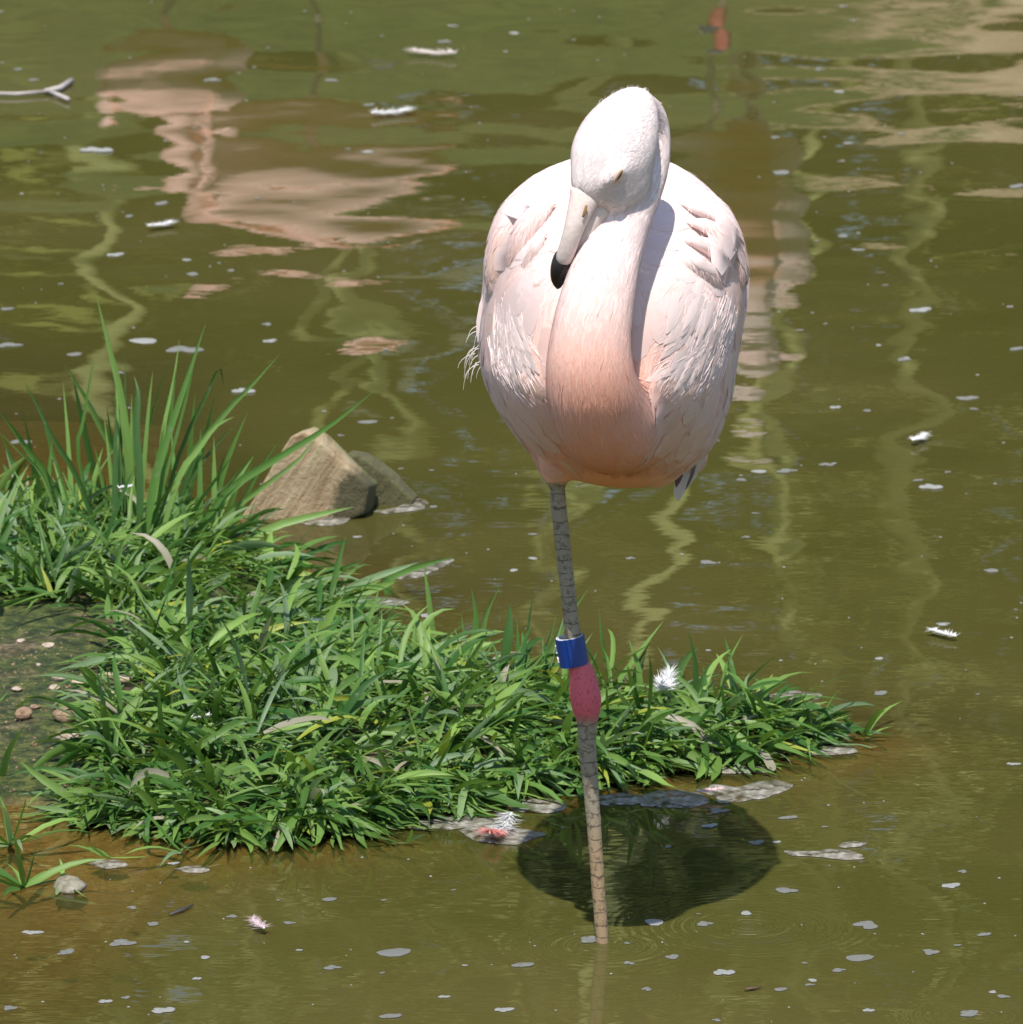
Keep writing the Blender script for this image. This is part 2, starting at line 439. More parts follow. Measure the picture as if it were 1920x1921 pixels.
def cards(P, Dr, Nn, Ln, W, lift, cols, camber=0.16, seed=0, prof=None, tilt=.22, tree=None):
    """many feathers: root, direction, outward normal, length, width, lift at the tip"""
    n = len(P); r = np.random.default_rng(seed)
    T = np.array([0, .3, .62, .86, 1.0]); pr = np.array(prof or [.55, 1.0, .98, .66, .16])
    Dr = unit(Dr - (Dr * Nn).sum(1, keepdims=True) * Nn); S = np.cross(Dr, Nn)
    bend = r.normal(0, .10, n); roll = r.normal(0, .10, n)
    V = np.empty((n, 5, 3, 3)); NV = np.empty((n, 5, 3, 3))
    for i, t in enumerate(T):
        c = P + Dr * (Ln * t)[:, None] + Nn * (lift * t * (1.6 - .6 * t) + .0006)[:, None] + S * (bend * Ln * t * t)[:, None]
        for j, sgn in enumerate((-1, 0, 1)):
            jag = (1 + r.normal(0, .10, n)) if sgn else 0
            V[:, i, j] = c + S * (sgn * W * .5 * pr[i] * jag)[:, None] + Nn * ((0 if sgn else 1) * camber * W * pr[i])[:, None]
            NV[:, i, j] = unit(Nn + S * (sgn * tilt + roll)[:, None] + Dr * (tilt * (t - .4)))
    if tree is not None:
        hg = np.empty((n, 5, 3))
        for i, t in enumerate(T):
            for j in range(3): hg[:, i, j] = .0006 + lift * t * t + (j == 1) * camber * W * pr[i]
        V, sn = conform(V, tree, hg); NV = unit(sn + (NV - Nn[:, None, None]))
        good = (sn * Nn[:, None, None]).sum(-1).min((1, 2)) > .35
        V, NV, cols, n = V[good], NV[good], cols[good], int(good.sum())
    V = V.reshape(-1, 3)
    q = np.array([(i * 3 + j, i * 3 + j + 1, i * 3 + j + 4, i * 3 + j + 3) for i in range(4) for j in range(2)])
    Fq = (np.arange(n)[:, None, None] * 15 + q[None]).reshape(-1, 4)
    return V, Fq, np.repeat(cols, 15, 0), NV.reshape(-1, 3)

def strands(P, Dr, Nn, Ln, W, lift, cols, seed=0, droop=0.0, tilt=.25, tree=None):
    """thin barbs, two quads each"""
    n = len(P); r = np.random.default_rng(seed)
    Dr = unit(Dr - (Dr * Nn).sum(1, keepdims=True) * Nn * .999); S = np.cross(Dr, Nn)
    bend = r.normal(0, .12, n); V = np.empty((n, 3, 2, 3)); roll = r.normal(0, tilt, n)
    for i, (t, w) in enumerate(((0, 1), (.55, .8), (1, .12))):
        c = P + Dr * (Ln * t)[:, None] + Nn * (lift * t + .0004)[:, None] + S * (bend * Ln * t * t)[:, None]
        c[:, 2] -= droop * Ln * t * t
        V[:, i, 0] = c - S * (W * w * .5)[:, None]; V[:, i, 1] = c + S * (W * w * .5)[:, None]
    if tree is not None:
        m0 = V.mean(2); m_, sn = conform(m0, tree, .0003 + lift[:, None] * np.array([0, .4, 1.0])[None]); V = V - m0[:, :, None] + m_[:, :, None]
        good = ((sn * Nn[:, None]).sum(-1).min(1) > .45); V, cols, Nn, S, roll, n = V[good], cols[good], Nn[good], S[good], roll[good], int(good.sum())
    q = np.array([(0, 1, 3, 2), (2, 3, 5, 4)])
    Fq = (np.arange(n)[:, None, None] * 6 + q[None]).reshape(-1, 4)
    return V.reshape(-1, 3), Fq, np.repeat(cols, 6, 0), np.repeat(unit(Nn + S * roll[:, None]), 6, 0)

def merge(sets):
    out_ = [[] for _ in sets[0]]; o = 0
    for st in sets:
        for k_, arr in enumerate(st): out_[k_].append(arr + o if k_ == 1 else arr)
        o += len(st[0])
    return [np.vstack(a_) for a_ in out_]

WHITE = np.array((.90, .735, .70)); BLUSH = np.array((.91, .61, .525)); PEACH = np.array((.92, .43, .285)); DEEP = np.array((.90, .37, .18))

def pigment(px, py, y):                # plumage colour over the bird: pale back, peach breast, buff belly
    px, py, y = (np.asarray(v, float) for v in (px, py, y))
    c = np.tile(WHITE, (len(px), 1))
    def mixin(c, t, k): return c * (1 - k[:, None]) + t * k[:, None]
    ax = 1115 + .12 * (py - 700)
    core = np.exp(-((px - ax) / 120) ** 2)
    wide = np.exp(-((px - 1150) / 210) ** 2)
    c = mixin(c, BLUSH, np.clip(.9 * smooth(430, 690, py) * wide, 0, 1))
    c = mixin(c, BLUSH, .35 * smooth(700, 820, py))
    for gx_, gy_, sx_, sy_ in ((945, 480, 38, 95), (1376, 490, 42, 90), (1000, 640, 60, 60), (1290, 640, 70, 60)):
        c = mixin(c, BLUSH, .6 * np.exp(-((px - gx_) / sx_) ** 2 - ((py - gy_) / sy_) ** 2))
    c = mixin(c, PEACH, np.clip(.95 * smooth(560, 760, py) * core, 0, 1))
    c = mixin(c, DEEP, np.clip(.7 * smooth(790, 880, py) * core, 0, 1))
    return c

# ------------------------------------------------------------------ the flamingo
FOOT = on(1131, 1772)
bird = put('flamingo', None, label='pale pink flamingo asleep on one leg with a blue leg band', cat='flamingo', loc=tuple(FOOT))
FT = np.asarray(FOOT)

rows = [  # photo row, left, right, front depth, back depth
    (283, 1120, 1200, .14, .20), (298, 1066, 1250, .07, .27), (328, 1000, 1302, .01, .33), (372, 951, 1350, -.058, .36), (420, 922, 1384, -.105, .38),
    (480, 912, 1397, -.136, .38), (540, 906, 1400, -.154, .37), (600, 899, 1395, -.162, .35), (660, 897, 1386, -.168, .32), (720, 912, 1377, -.148, .28),
    (780, 944, 1362, -.112, .25), (830, 982, 1340, -.075, .22), (868, 1024, 1302, -.04, .19), (890, 1080, 1262, -.01, .15), (902, 1140, 1225, .02, .11)]
ring = []; ang = np.linspace(0, 2 * math.pi, 48, endpoint=False)
for r in spline(np.array(rows, float), 40):
    yc = .06
    A, B_ = at(r[1], r[0], yc), at(r[2], r[0], yc)
    cx, hw = (A[0] + B_[0]) / 2, (B_[0] - A[0]) / 2
    f_, bk = min(r[3], yc - .004) - yc, max(r[4], yc + .02) - yc
    ca, sa = np.cos(ang), np.sin(ang)
    X = cx + hw * np.sign(ca) * np.abs(ca) ** .92
    Yd = yc + np.where(sa < 0, -sa * f_, sa * bk)
    ring.append(np.stack([X, Yd, A[2] - .34 * np.maximum(Yd - yc, 0) * smooth(760, 560, r[0])], -1))   # the back slopes down to the tail
torso = loft(ring)
neck_ctrl = np.array([(1180, 835, -.06, 62, .9), (1146, 806, -.145, 90, .85), (1116, 745, -.195, 90, .8), (1107, 685, -.213, 83, .8), (1111, 620, -.212, 76, .8),
    (1122, 560, -.202, 71, .8), (1136, 505, -.187, 65, .8), (1152, 452, -.168, 60, .8), (1171, 402, -.148, 56, .85), (1194, 352, -.122, 51, .9),
    (1210, 302, -.098, 48, .9), (1216, 252, -.085, 43, .95), (1210, 218, -.092, 40, 1), (1190, 206, -.115, 40, 1)], float)
neck, NC, NW = tube_px(neck_ctrl, 60, 28)
head_ctrl = np.array([(1212, 184, -.105, 16, 1), (1197, 198, -.122, 44, .9), (1181, 224, -.138, 63, .85), (1163, 258, -.152, 76, .8), (1146, 295, -.164, 78, .76), (1128, 332, -.175, 68, .72),
    (1111, 358, -.183, 50, .66), (1101, 375, -.186, 34, .6)], float)
head, HC, HW = tube_px(head_ctrl, 30, 28)
chin, _, _ = tube_px(np.array([(1200, 300, -.140, 30, 1), (1180, 345, -.158, 38, .9), (1150, 378, -.172, 30, .8), (1128, 392, -.177, 16, .7)], float), 14, 18)
thigh, _, _ = tube_px(np.array([(1085, 765, .01, 92, .9), (1058, 828, .0, 72, .9), (1046, 870, .0, 46, .9), (1045, 899, .002, 25, 1), (1047, 916, .002, 14, 1)], float), 18, 18)
leg_ctrl = np.array([(1046, 880, .003, 15, 1), (1047, 930, .003, 15.5, 1), (1056, 1020, .002, 15.5, 1), (1066, 1110, .002, 15, 1), (1075, 1190, .001, 15.5, 1), (1084, 1238, .0, 20, 1), (1092, 1265, .0, 25, 1), (1098, 1302, .0, 30, 1),
    (1101, 1332, .0, 27, 1), (1102, 1356, .0, 20, 1), (1102, 1400, .0, 18, 1), (1110, 1490, .0, 15.5, 1), (1117, 1580, .0, 14, 1), (1124, 1680, .0, 13.5, 1), (1131, 1772, .0, 13, 1), (1136, 1860, .0, 13, 1), (1140, 1950, .0, 14, 1), (1142, 1985, 0, 10, 1)], float)
leg, LC, LW = tube_px(leg_ctrl, 90, 14)
toes = []
tb = LC[-2]
for dx, dy in ((-.05, -.075), (.005, -.095), (.06, -.07), (.01, .03)):
    Pt = np.array([tb + np.array([dx * t, dy * t, -.012 * t]) for t in np.linspace(0, 1, 6)])
    toes.append(tube_w(Pt, np.linspace(.008, .004, 6), np.linspace(.007, .004, 6), 10, (0, 0, 1)))
vent, _, _ = tube_px(np.array([(1200, 780, .12, 90, .9), (1230, 850, .16, 70, .8), (1222, 895, .17, 42, .6), (1215, 915, .17, 14, .5)], float), 14, 18)
tailb, _, _ = tube_px(np.array([(1240, 640, .30, 120, .5), (1275, 760, .37, 70, .4), (1300, 850, .42, 38, .35), (1307, 890, .44, 16, .3)], float), 16, 18)
spur, _, _ = tube_px(np.array([(1112, 1690, .0, 7, 1), (1113, 1716, -.006, 8, 1), (1115, 1732, -.006, 4, 1)], float), 8, 10)

def wf(co):
    px, py = project(co)
    return np.where((py > 925), 0.03, 0.5)
brow, _, _ = tube_px(np.array([(1192, 296, -.178, 9, .8), (1176, 312, -.194, 13, .8), (1160, 322, -.203, 13, .8), (1140, 338, -.206, 10, .8), (1122, 356, -.203, 6, .8)], float), 12, 12)
cheek, _, _ = tube_px(np.array([(1206, 290, -.150, 26, .9), (1192, 335, -.165, 30, .9), (1168, 364, -.178, 26, .8), (1143, 384, -.184, 18, .8)], float), 14, 16)
parts = [torso, neck, head, chin, brow, cheek, thigh, leg, vent, tailb] + toes
BV, BQ = remesh(parts, 0.0036, 15, wf)
bpx, bpy_ = project(BV)
ncol = pigment(bpx, bpy_, BV[:, 1])
dl = np.linalg.norm(BV[:, None, :] - LC[None, ::4], axis=2); legm = (smooth(900, 914, bpy_) * (dl.min(1) < np.maximum(LW[::4][dl.argmin(1)] * 1.5, .02)) + (bpy_ > 960)).clip(0, 1).astype(float)
kneem = np.clip(smooth(1215, 1250, bpy_) - smooth(1336, 1366, bpy_), 0, 1) * legm
legcol = np.tile(np.array((.28, .245, .175)), (len(BV), 1))
k = smooth(1500, 1620, bpy_)[:, None]; legcol = legcol * (1 - k) + np.array((.36, .24, .13)) * k
legcol = legcol * (1 - kneem[:, None]) + np.array((.66, .13, .16)) * kneem[:, None]
cols = ncol * (1 - legm[:, None]) + legcol * legm[:, None]
hmask = (1 - smooth(360, 420, bpy_)) * (BV[:, 1] < -.08)
cols = cols * (1 - hmask[:, None]) + np.array((.85, .74, .715)) * hmask[:, None]
lr = .55 * np.exp(-(((bpx - 1128) / 34) ** 2 + ((bpy_ - 366) / 16) ** 2)) * (BV[:, 1] < -.12); cols = cols * (1 - lr[:, None]) + np.array((.62, .48, .46)) * lr[:, None]
bm_ = mesh('body', BV - FT, BQ, cols, attrs={'leg': legm, 'knee': kneem})
put('body', bm_, M_BODY, bird)

# where feathers may grow: the body above the legs
fc = BV[BQ].mean(1); fpx, fpy = project(fc)
torso_f = BQ[(fpy < 905) & (fpy > 285)]
nd = np.linalg.norm(fc[:, None, :] - NC[None, ::3], axis=2); near = nd.min(1) / NW[::3][nd.argmin(1)]
hd_ = np.linalg.norm(fc[:, None, :] - HC[None], axis=2); nearh = hd_.min(1) / HW[hd_.argmin(1)]
is_neck = (near < 1.12) & (fpy > 180)
is_head = (nearh < 1.12) & (fc[:, 1] < -.12)
tors = BQ[(fpy < 885) & (near > 1.22) & (nearh > 1.3) & (fc[:, 2] > .2)]
BTREE = make_tree(BV, BQ)
neckf = BQ[is_neck & ~is_head & (fpy < 890)]
headf = BQ[is_head]

def flow(P):
    px, py = project(P)
    side = np.clip((px - 1150) / 120, -1, 1)
    up = np.stack([.75 * side, np.full(len(P), .35), np.full(len(P), -.55)], -1)
    lo = np.stack([-.45 * side, np.full(len(P), .05), np.full(len(P), -.9)], -1)
    k = smooth(470, 610, py)[:, None]
    return unit(up * (1 - k) + lo * k)

def neck_dir(P):
    i = np.linalg.norm(P[:, None] - NC[None], axis=2).argmin(1)
    T = unit(np.gradient(NC, axis=0))
    return -T[i]

def fcolour(P, r, pink=.07, spread=.03):
    px, py = project(P)
    c = pigment(px, py, P[:, 1]) + r.normal(0, spread, (len(P), 1))
    k = (r.random(len(P)) < pink)
    c[k] = c[k] * .5 + np.array((.88, .58, .42)) * .5
    return np.clip(c, .02, .92)

r = np.random.default_rng(11)
# small contour feathers over breast, flanks and back
P, Nn = sample_faces(BV, tors, 900, r)
px, py = project(P); low_ = 1 - .6 * smooth(760, 860, py)
Ln = r.uniform(.045, .075, len(P)) * low_; W = r.uniform(.018, .034, len(P)) * (.4 + .6 * low_); lift = np.abs(r.normal(.0004, .0003, len(P)))
setA = cards(P, flow(P) + r.normal(0, .12, P.shape), Nn, Ln, W, lift, fcolour(P, r, .10, .012), .012, 1, tilt=.05, tree=BTREE)
P, Nn = sample_faces(BV, tors, 18000, r)
px, py = project(P); low_ = 1 - .6 * smooth(780, 870, py)
setB = strands(P, flow(P) + r.normal(0, .10, P.shape), Nn, r.uniform(.014, .040, len(P)) * low_, r.uniform(.0006, .0014, len(P)), np.abs(r.normal(.0002, .0002, len(P))) + .002 * (r.random(len(P)) < .02), fcolour(P, r, .05, .02), 2, tilt=.05, tree=BTREE)
V, Q, C, NV = merge([setA, setB])
put('body_plumage', mesh('body_plumage', V - FT, Q, C, normals=NV), M_FEATHER, bird, kind='stuff')
# neck: short, close-lying
P, Nn = sample_faces(BV, neckf, 8000, r)
px, py = project(P); sc = .8 + .9 * smooth(380, 720, py)
V, Q, C, NV = strands(P, neck_dir(P) + r.normal(0, .14, P.shape), Nn, r.uniform(.008, .016, len(P)) * sc, r.uniform(.0010, .0022, len(P)), np.abs(r.normal(.00008, .00008, len(P))) + .0015 * (r.random(len(P)) < .03), fcolour(P, r, .02, .022), 4, tilt=.03, tree=BTREE)
put('neck_plumage', mesh('neck_plumage', V - FT, Q, C, normals=NV), M_FEATHER, bird, kind='stuff')
# head: white down
P, Nn = sample_faces(BV, headf, 7000, r)
hdir = at(1222, 178, -.14) - at(1099, 377, -.235)
c = np.clip(np.array((.86, .755, .73)) + r.normal(0, .015, (len(P), 1)), 0, .94)
px, py = project(P); lore = np.exp(-(((px - 1140) / 34) ** 2 + ((py - 352) / 20) ** 2))[:, None]
c = c * (1 - .35 * lore) + np.array((.80, .62, .58)) * .35 * lore
ok = ~((np.hypot((px - 1165) / 13, (py - 330) / 11) < 1)); nk = int(ok.sum())
V, Q, C, NV = strands(P[ok], np.tile(unit(hdir), (nk, 1)) + r.normal(0, .25, (nk, 3)), Nn[ok], r.uniform(.004, .009, nk), r.uniform(.0005, .0010, nk), np.abs(r.normal(.0001, .0001, nk)) + .003 * (r.random(nk) < .08) * (px[ok] > 1120), c[ok], 5, tilt=.03, tree=BTREE)
put('head_down', mesh('head_down', V - FT, Q, C, normals=NV), M_FEATHER, bird, kind='stuff')

# wings: folded shoulders with rolled covert folds, then their own feathers
def wing(side_name, ctrls, nfeather, tips, seed):
    P_ = [tube_px(np.array(c_, float), 26, 20)[0] for c_ in ctrls]
    V, Q = remesh(P_, 0.0038, 6)
    px, py = project(V)
    c = np.clip(pigment(px, py, V[:, 1]) + .02 * fbm(V, 60, seed)[:, None], 0, .92)
    o = put('wing', mesh('wing', V - FT, Q, c), M_BODY, bird, label=None)
    r = np.random.default_rng(seed)
    wt = make_tree(V, Q)
    P, Nn = sample_faces(V, Q, nfeather, r)
    px, py = project(P); sgn = 1 if side_name == 'r' else -1
    d = np.stack([np.full(len(P), .30 * sgn) * (1 - smooth(380, 520, py)), np.full(len(P), .35), np.full(len(P), -.85)], -1)
    cf = fcolour(P, r, .22, .03)
    A = cards(P, d + r.normal(0, .14, P.shape), Nn, r.uniform(.036, .065, len(P)), r.uniform(.018, .032, len(P)), np.abs(r.normal(.0006, .0005, len(P))), cf, .02, seed, tilt=.06, tree=wt)
    P, Nn = sample_faces(V, Q, nfeather * 16, r)
    px, py = project(P)
    d = np.stack([np.full(len(P), .30 * sgn) * (1 - smooth(380, 520, py)), np.full(len(P), .35), np.full(len(P), -.85)], -1)
    B = strands(P, d + r.normal(0, .12, P.shape), Nn, r.uniform(.012, .024, len(P)), r.uniform(.0006, .0012, len(P)), np.abs(r.normal(.0012, .0008, len(P))), fcolour(P, r, .10, .02), seed + 1, tilt=.08, tree=wt)
    V2, Q2, C2, N2 = merge([A, B])
    put('covert_feathers', mesh('covert_feathers', V2 - FT, Q2, C2, normals=N2), M_FEATHER, o, kind='stuff')
    for (x0, y0, d0, x1, y1, d1, wpx, cl_) in tips:      # long feathers, each its own piece
        a_, b_ = at(x0, y0, d0), at(x1, y1, d1); dv = b_ - a_; ln = np.linalg.norm(dv)
        nn = unit(np.array([.35 * sgn, -1, .15])); 
        v, q, c_, n_ = cards(a_[None], dv[None], (nn - unit(dv) * (nn @ unit(dv)))[None], np.array([ln]), np.array([wpx * mpp(d0)]), np.array([.003]), np.array([cl_]), .2, seed, [.8, 1, .9, .6, .1])
        put('long_feather', mesh('long_feather', v - FT, q, c_), M_FEATHER, o)
    return o

wh = tuple(WHITE); gy = (.70, .66, .68); bk = (.03, .025, .028); rd = (.85, .22, .10)
wing('r', [
    [(1240, 334, .06, 18, .8), (1288, 364, .03, 30, .9), (1332, 412, .005, 42, 1), (1362, 464, .0, 36, 1.1), (1378, 515, .005, 28, 1.3), (1382, 556, .012, 10, 1.3)],
    [(1268, 378, -.015, 5, .6), (1300, 388, -.027, 13, .7), (1338, 400, -.034, 16, .8), (1368, 424, -.032, 14, .9), (1388, 458, -.018, 6, 1)],
    [(1280, 418, -.045, 5, .6), (1312, 420, -.052, 14, .7), (1342, 432, -.053, 16, .8), (1366, 456, -.044, 13, .9), (1380, 488, -.03, 5, 1)],
    [(1272, 452, -.07, 5, .6), (1302, 452, -.073, 14, .7), (1334, 466, -.066, 17, .8), (1358, 492, -.052, 14, .9), (1370, 526, -.036, 5, 1)],
    [(1262, 486, -.088, 6, .5), (1292, 492, -.092, 19, .55), (1326, 514, -.078, 23, .7), (1346, 544, -.060, 15, .85), (1355, 570, -.045, 5, 1)]],
    170, [(1392, 500, .02, 1374, 668, .03, 20, wh), (1384, 545, .01, 1366, 650, .015, 14, wh), (1390, 470, .05, 1396, 560, .06, 12, bk), (1402, 520, .05, 1388, 640, .06, 16, wh)], 21)
wing('l', [
    [(1078, 326, .05, 16, .8), (1026, 362, .03, 32, .9), (978, 410, .0, 44, 1), (948, 468, -.008, 36, 1.1), (938, 528, -.008, 29, 1.2), (941, 566, -.004, 17, 1.2), (944, 582, .0, 6, 1)],
    [(1045, 378, -.03, 6, .6), (1016, 396, -.042, 20, .6), (988, 430, -.048, 26, .7), (972, 482, -.046, 22, .8), (964, 535, -.04, 14, .9), (961, 570, -.035, 5, 1)],
    [(1030, 430, -.07, 5, .6), (1010, 456, -.075, 14, .6), (994, 498, -.070, 17, .7), (984, 545, -.06, 12, .8), (982, 580, -.055, 5, .9)],
    [(1040, 500, -.10, 6, .5), (1022, 528, -.10, 17, .5), (1006, 560, -.09, 18, .6), (1000, 588, -.08, 13, .7), (1003, 608, -.075, 5, .7)]],
    170, [(918, 545, .03, 896, 640, .03, 24, wh), (953, 560, -.058, 954, 582, -.06, 6, rd), (930, 520, .02, 905, 610, .02, 22, wh)], 31)

# shaggy flank feathers under both wings
def flank(spots, seed, sgn):
    r = np.random.default_rng(seed); sets = []
    for (x0, y0, d0, x1, y1, d1, n, spread) in spots:
        Pn, Dn, Nm = [], [], []
        for _ in range(n):
            ox, oy = r.normal(0, spread), r.normal(0, 9)
            a_, b_ = at(x0 + ox, y0 + oy, d0), at(x1 + ox * 1.1 + r.normal(0, 9), y1 + oy, d1)
            Pn.append(a_); Dn.append(b_ - a_); Nm.append(unit(np.array([.25 * sgn, -1, .35])))
        Pn, Dn, Nm = map(np.array, (Pn, Dn, Nm)); ln = np.linalg.norm(Dn, axis=1)
        Nm = unit(Nm - unit(Dn) * (Nm * unit(Dn)).sum(1, keepdims=True))
        cc = np.clip(np.array((.90, .73, .68)) + r.normal(0, .02, (n, 1)), 0, .93)
        hf = np.abs(r.normal(.0010, .0008, n))
        sets.append(cards(Pn, Dn, Nm, ln * r.uniform(.7, 1.1, n), r.uniform(.008, .016, n), hf, cc, .05, seed, [.7, 1, .8, .45, .06], tilt=.08, tree=BTREE))
        m_ = n * 10; i = r.integers(0, n, m_)
        sets.append(strands(Pn[i] + r.normal(0, .006, (m_, 3)) + Dn[i] * r.uniform(-.1, .7, (m_, 1)), Dn[i] + r.normal(0, .007, (m_, 3)), Nm[i], r.uniform(.015, .036, m_), r.uniform(.0008, .0018, m_), np.abs(r.normal(.0007, .0007, m_)), np.clip(np.array((.90, .73, .68)) + r.normal(0, .025, (m_, 1)), 0, .93), seed + 3, tilt=.05, tree=BTREE))
    V, Q, C, NV = merge(sets)
    put('flank_feathers', mesh('flank_feathers', V - FT, Q, C, normals=NV), M_FEATHER, bird, kind='stuff')
flank([(930, 582, -.045, 925, 660, -.065, 22, 16), (955, 585, -.055, 970, 668, -.08, 26, 14), (985, 590, -.065, 1005, 670, -.095, 22, 12), (918, 630, -.04, 930, 705, -.075, 22, 12), (960, 650, -.075, 985, 715, -.10, 22, 16),
       (900, 590, .01, 893, 668, -.01, 16, 6), (1002, 650, -.09, 1022, 700, -.11, 12, 8)], 41, -1)
flank([(1340, 575, -.05, 1305, 655, -.085, 22, 12), (1362, 590, -.03, 1338, 668, -.06, 18, 10), (1315, 610, -.075, 1275, 690, -.105, 24, 14), (1290, 560, -.085, 1250, 640, -.11, 20, 18), (1275, 650, -.10, 1238, 715, -.125, 22, 16), (1340, 640, -.06, 1302, 712, -.09, 20, 12)], 51, 1)

# wisps at the left edge, tail feathers low on the right
wsets = []
for i in range(17):
    x0 = 899 + r.normal(0, 4); y0 = r.uniform(598, 690); ln = r.uniform(.009, .022)
    pts = []
    a0 = r.uniform(2.7, 3.5); 
    p = at(x0, y0, .02); wob_ = r.uniform(.35, 1.0); drp_ = r.uniform(.5, 1.6)
    curve = np.array([p + np.array([-ln * math.sin(t * 1.5) * wob_, 0, -drp_ * ln * (1 - math.cos(t * 1.5)) - .004 * t]) for t in np.linspace(0, 1, 6)])
    v, f = tube_w(curve, np.linspace(.0005, .0002, 6), np.linspace(.0005, .0002, 6), 4)
    wsets.append((v, np.array([q for q in f if len(q) == 4]), np.tile(np.array((.88, .83, .80)), (len(v), 1))))
V, Q, C = merge(wsets)
put('wispy_feathers', mesh('wispy_feathers', V - FT, Q, C), M_FEATHER, bird, kind='stuff')
for (x0, y0, d0, x1, y1, d1, w_, c_) in [(1290, 800, .38, 1305, 925, .44, 42, (.72, .62, .60)), (1315, 800, .38, 1318, 905, .44, 36, (.76, .67, .65)), (1283, 830, .36, 1289, 905, .40, 20, (.12, .04, .045)), (1304, 850, .37, 1306, 908, .42, 10, (.16, .12, .12)),
        (1265, 800, .34, 1240, 905, .36, 44, (.74, .64, .60)), (1325, 780, .36, 1330, 880, .42, 34, (.80, .70, .68))]:
    a_, b_ = at(x0, y0, d0), at(x1, y1, d1); dv = b_ - a_; nn = unit(np.array([.2, -1, .2])); nn = unit(nn - unit(dv) * (nn @ unit(dv)))
    v, q, cc, n_ = cards(a_[None], dv[None], nn[None], np.array([np.linalg.norm(dv)]), np.array([w_ * mpp(d0)]), np.array([.002]), np.array([c_]), .15, 3, [.8, 1, .9, .6, .12])
    put('tail_feather', mesh('tail_feather', v - FT, q, cc), M_FEATHER, bird)

# bill: pale ridge, black hooked tip, lower half beneath
M_BILL = simple_mat('bill_horn', (.80, .69, .63), .45, .4, 120, .35, (.66, .52, .46), .0008)
M_TIP = simple_mat('bill_black', (.014, .010, .010), .28, .5)
up_, _, _ = tube_px(np.array([(1101, 362, -.188, 32, .5), (1091, 388, -.192, 25, .65), (1078, 425, -.196, 19, .8), (1067, 460, -.194, 17, .85), (1059, 485, -.189, 16, .85), (1056, 496, -.187, 10, .8)], float), 24, 20)
bill = put('bill', mesh('bill', up_[0] - FT, up_[1]), M_BILL, bird, label='pale grey pink bill with a black tip')
tipv, _, _ = tube_px(np.array([(1066, 468, -.184, 12, .8), (1060, 482, -.184, 20, .82), (1053, 503, -.183, 20, .9), (1048, 522, -.181, 15, .9), (1047, 536, -.180, 8, .9), (1046, 542, -.180, 2, .9)], float), 18, 18)
put('bill_tip', mesh('bill_tip', tipv[0] - FT, tipv[1]), M_TIP, bill)
low, _, _ = tube_px(np.array([(1132, 386, -.178, 20, .8), (1113, 410, -.180, 19, .8), (1096, 445, -.181, 17, .8), (1082, 478, -.181, 14, .8), (1074, 492, -.181, 6, .8)], float), 18, 16)
put('lower_bill', mesh('lower_bill', low[0] - FT, low[1]), M_BILL, bill)
no = tube_px(np.array([(1101, 384, -.2045, 2, .4), (1098, 396, -.2060, 3.0, .4), (1094, 407, -.2060, 2, .4)], float), 8, 10)[0]
put('nostril', mesh('nostril', no[0] - FT, no[1]), simple_mat('nostril', (.28, .15, .06), .6), bill)
seam = tube_px(np.array([(1110, 390, -.1960, 1.6, .8), (1096, 420, -.1955, 1.8, .8), (1084, 450, -.1945, 1.8, .8), (1075, 476, -.1925, 1.6, .8)], float), 12, 8)[0]
put('bill_seam', mesh('bill_seam', seam[0] - FT, seam[1]), simple_mat('bill_seam', (.30, .20, .17), .6), bill)

# eye: find the skin under it so that it sits in the head
i = np.argmin(np.hypot(bpx - 1165, bpy_ - 330) + 4000 * np.maximum(BV[:, 1] + .14, 0) + 1000 * (BV[:, 1] - BV[:, 1].min()) * .05)
front = (np.hypot(bpx - 1165, bpy_ - 330) < 6); i = np.where(front)[0][np.argmin(BV[front, 1])]
E = BV[i]
def blob(c, ax, n1=10, n2=16):
    ax = np.asarray(ax)
    ringz = []
    for u in np.linspace(.08, math.pi - .08, n1):
        ringz.append([c + ax[0] * math.sin(u) * math.cos(v_) + ax[1] * math.sin(u) * math.sin(v_) + ax[2] * math.cos(u) for v_ in np.linspace(0, 2 * math.pi, n2, endpoint=False)])
    return loft(ringz)
ex = unit(at(1172, 318, E[1]) - at(1157, 342, E[1])); ey = unit(np.array([.35, -1, -.1])); ey = unit(ey - ex * (ex @ ey)); ez = np.cross(ex, ey)
eye = put('eye', mesh('eye', *(lambda vf: (vf[0] - FT, vf[1]))(blob(E - ey * .001, (ex * .0100, ez * .0062, ey * .0026)))), simple_mat('eyelid', (.80, .60, .52), .6), bird)
put('eye_slit', mesh('eye_slit', *(lambda vf: (vf[0] - FT, vf[1]))(blob(E + ey * .0006, (ex * .0082, ez * .0024, ey * .0022)))), simple_mat('eye_amber', (.24, .15, .07), .3, .5), eye)
put('pupil', mesh('pupil', *(lambda vf: (vf[0] - FT, vf[1]))(blob(E + ey * .0017, (ex * .0060, ez * .0011, ey * .0013)))), simple_mat('pupil', (.01, .008, .006), .1, .6), eye)

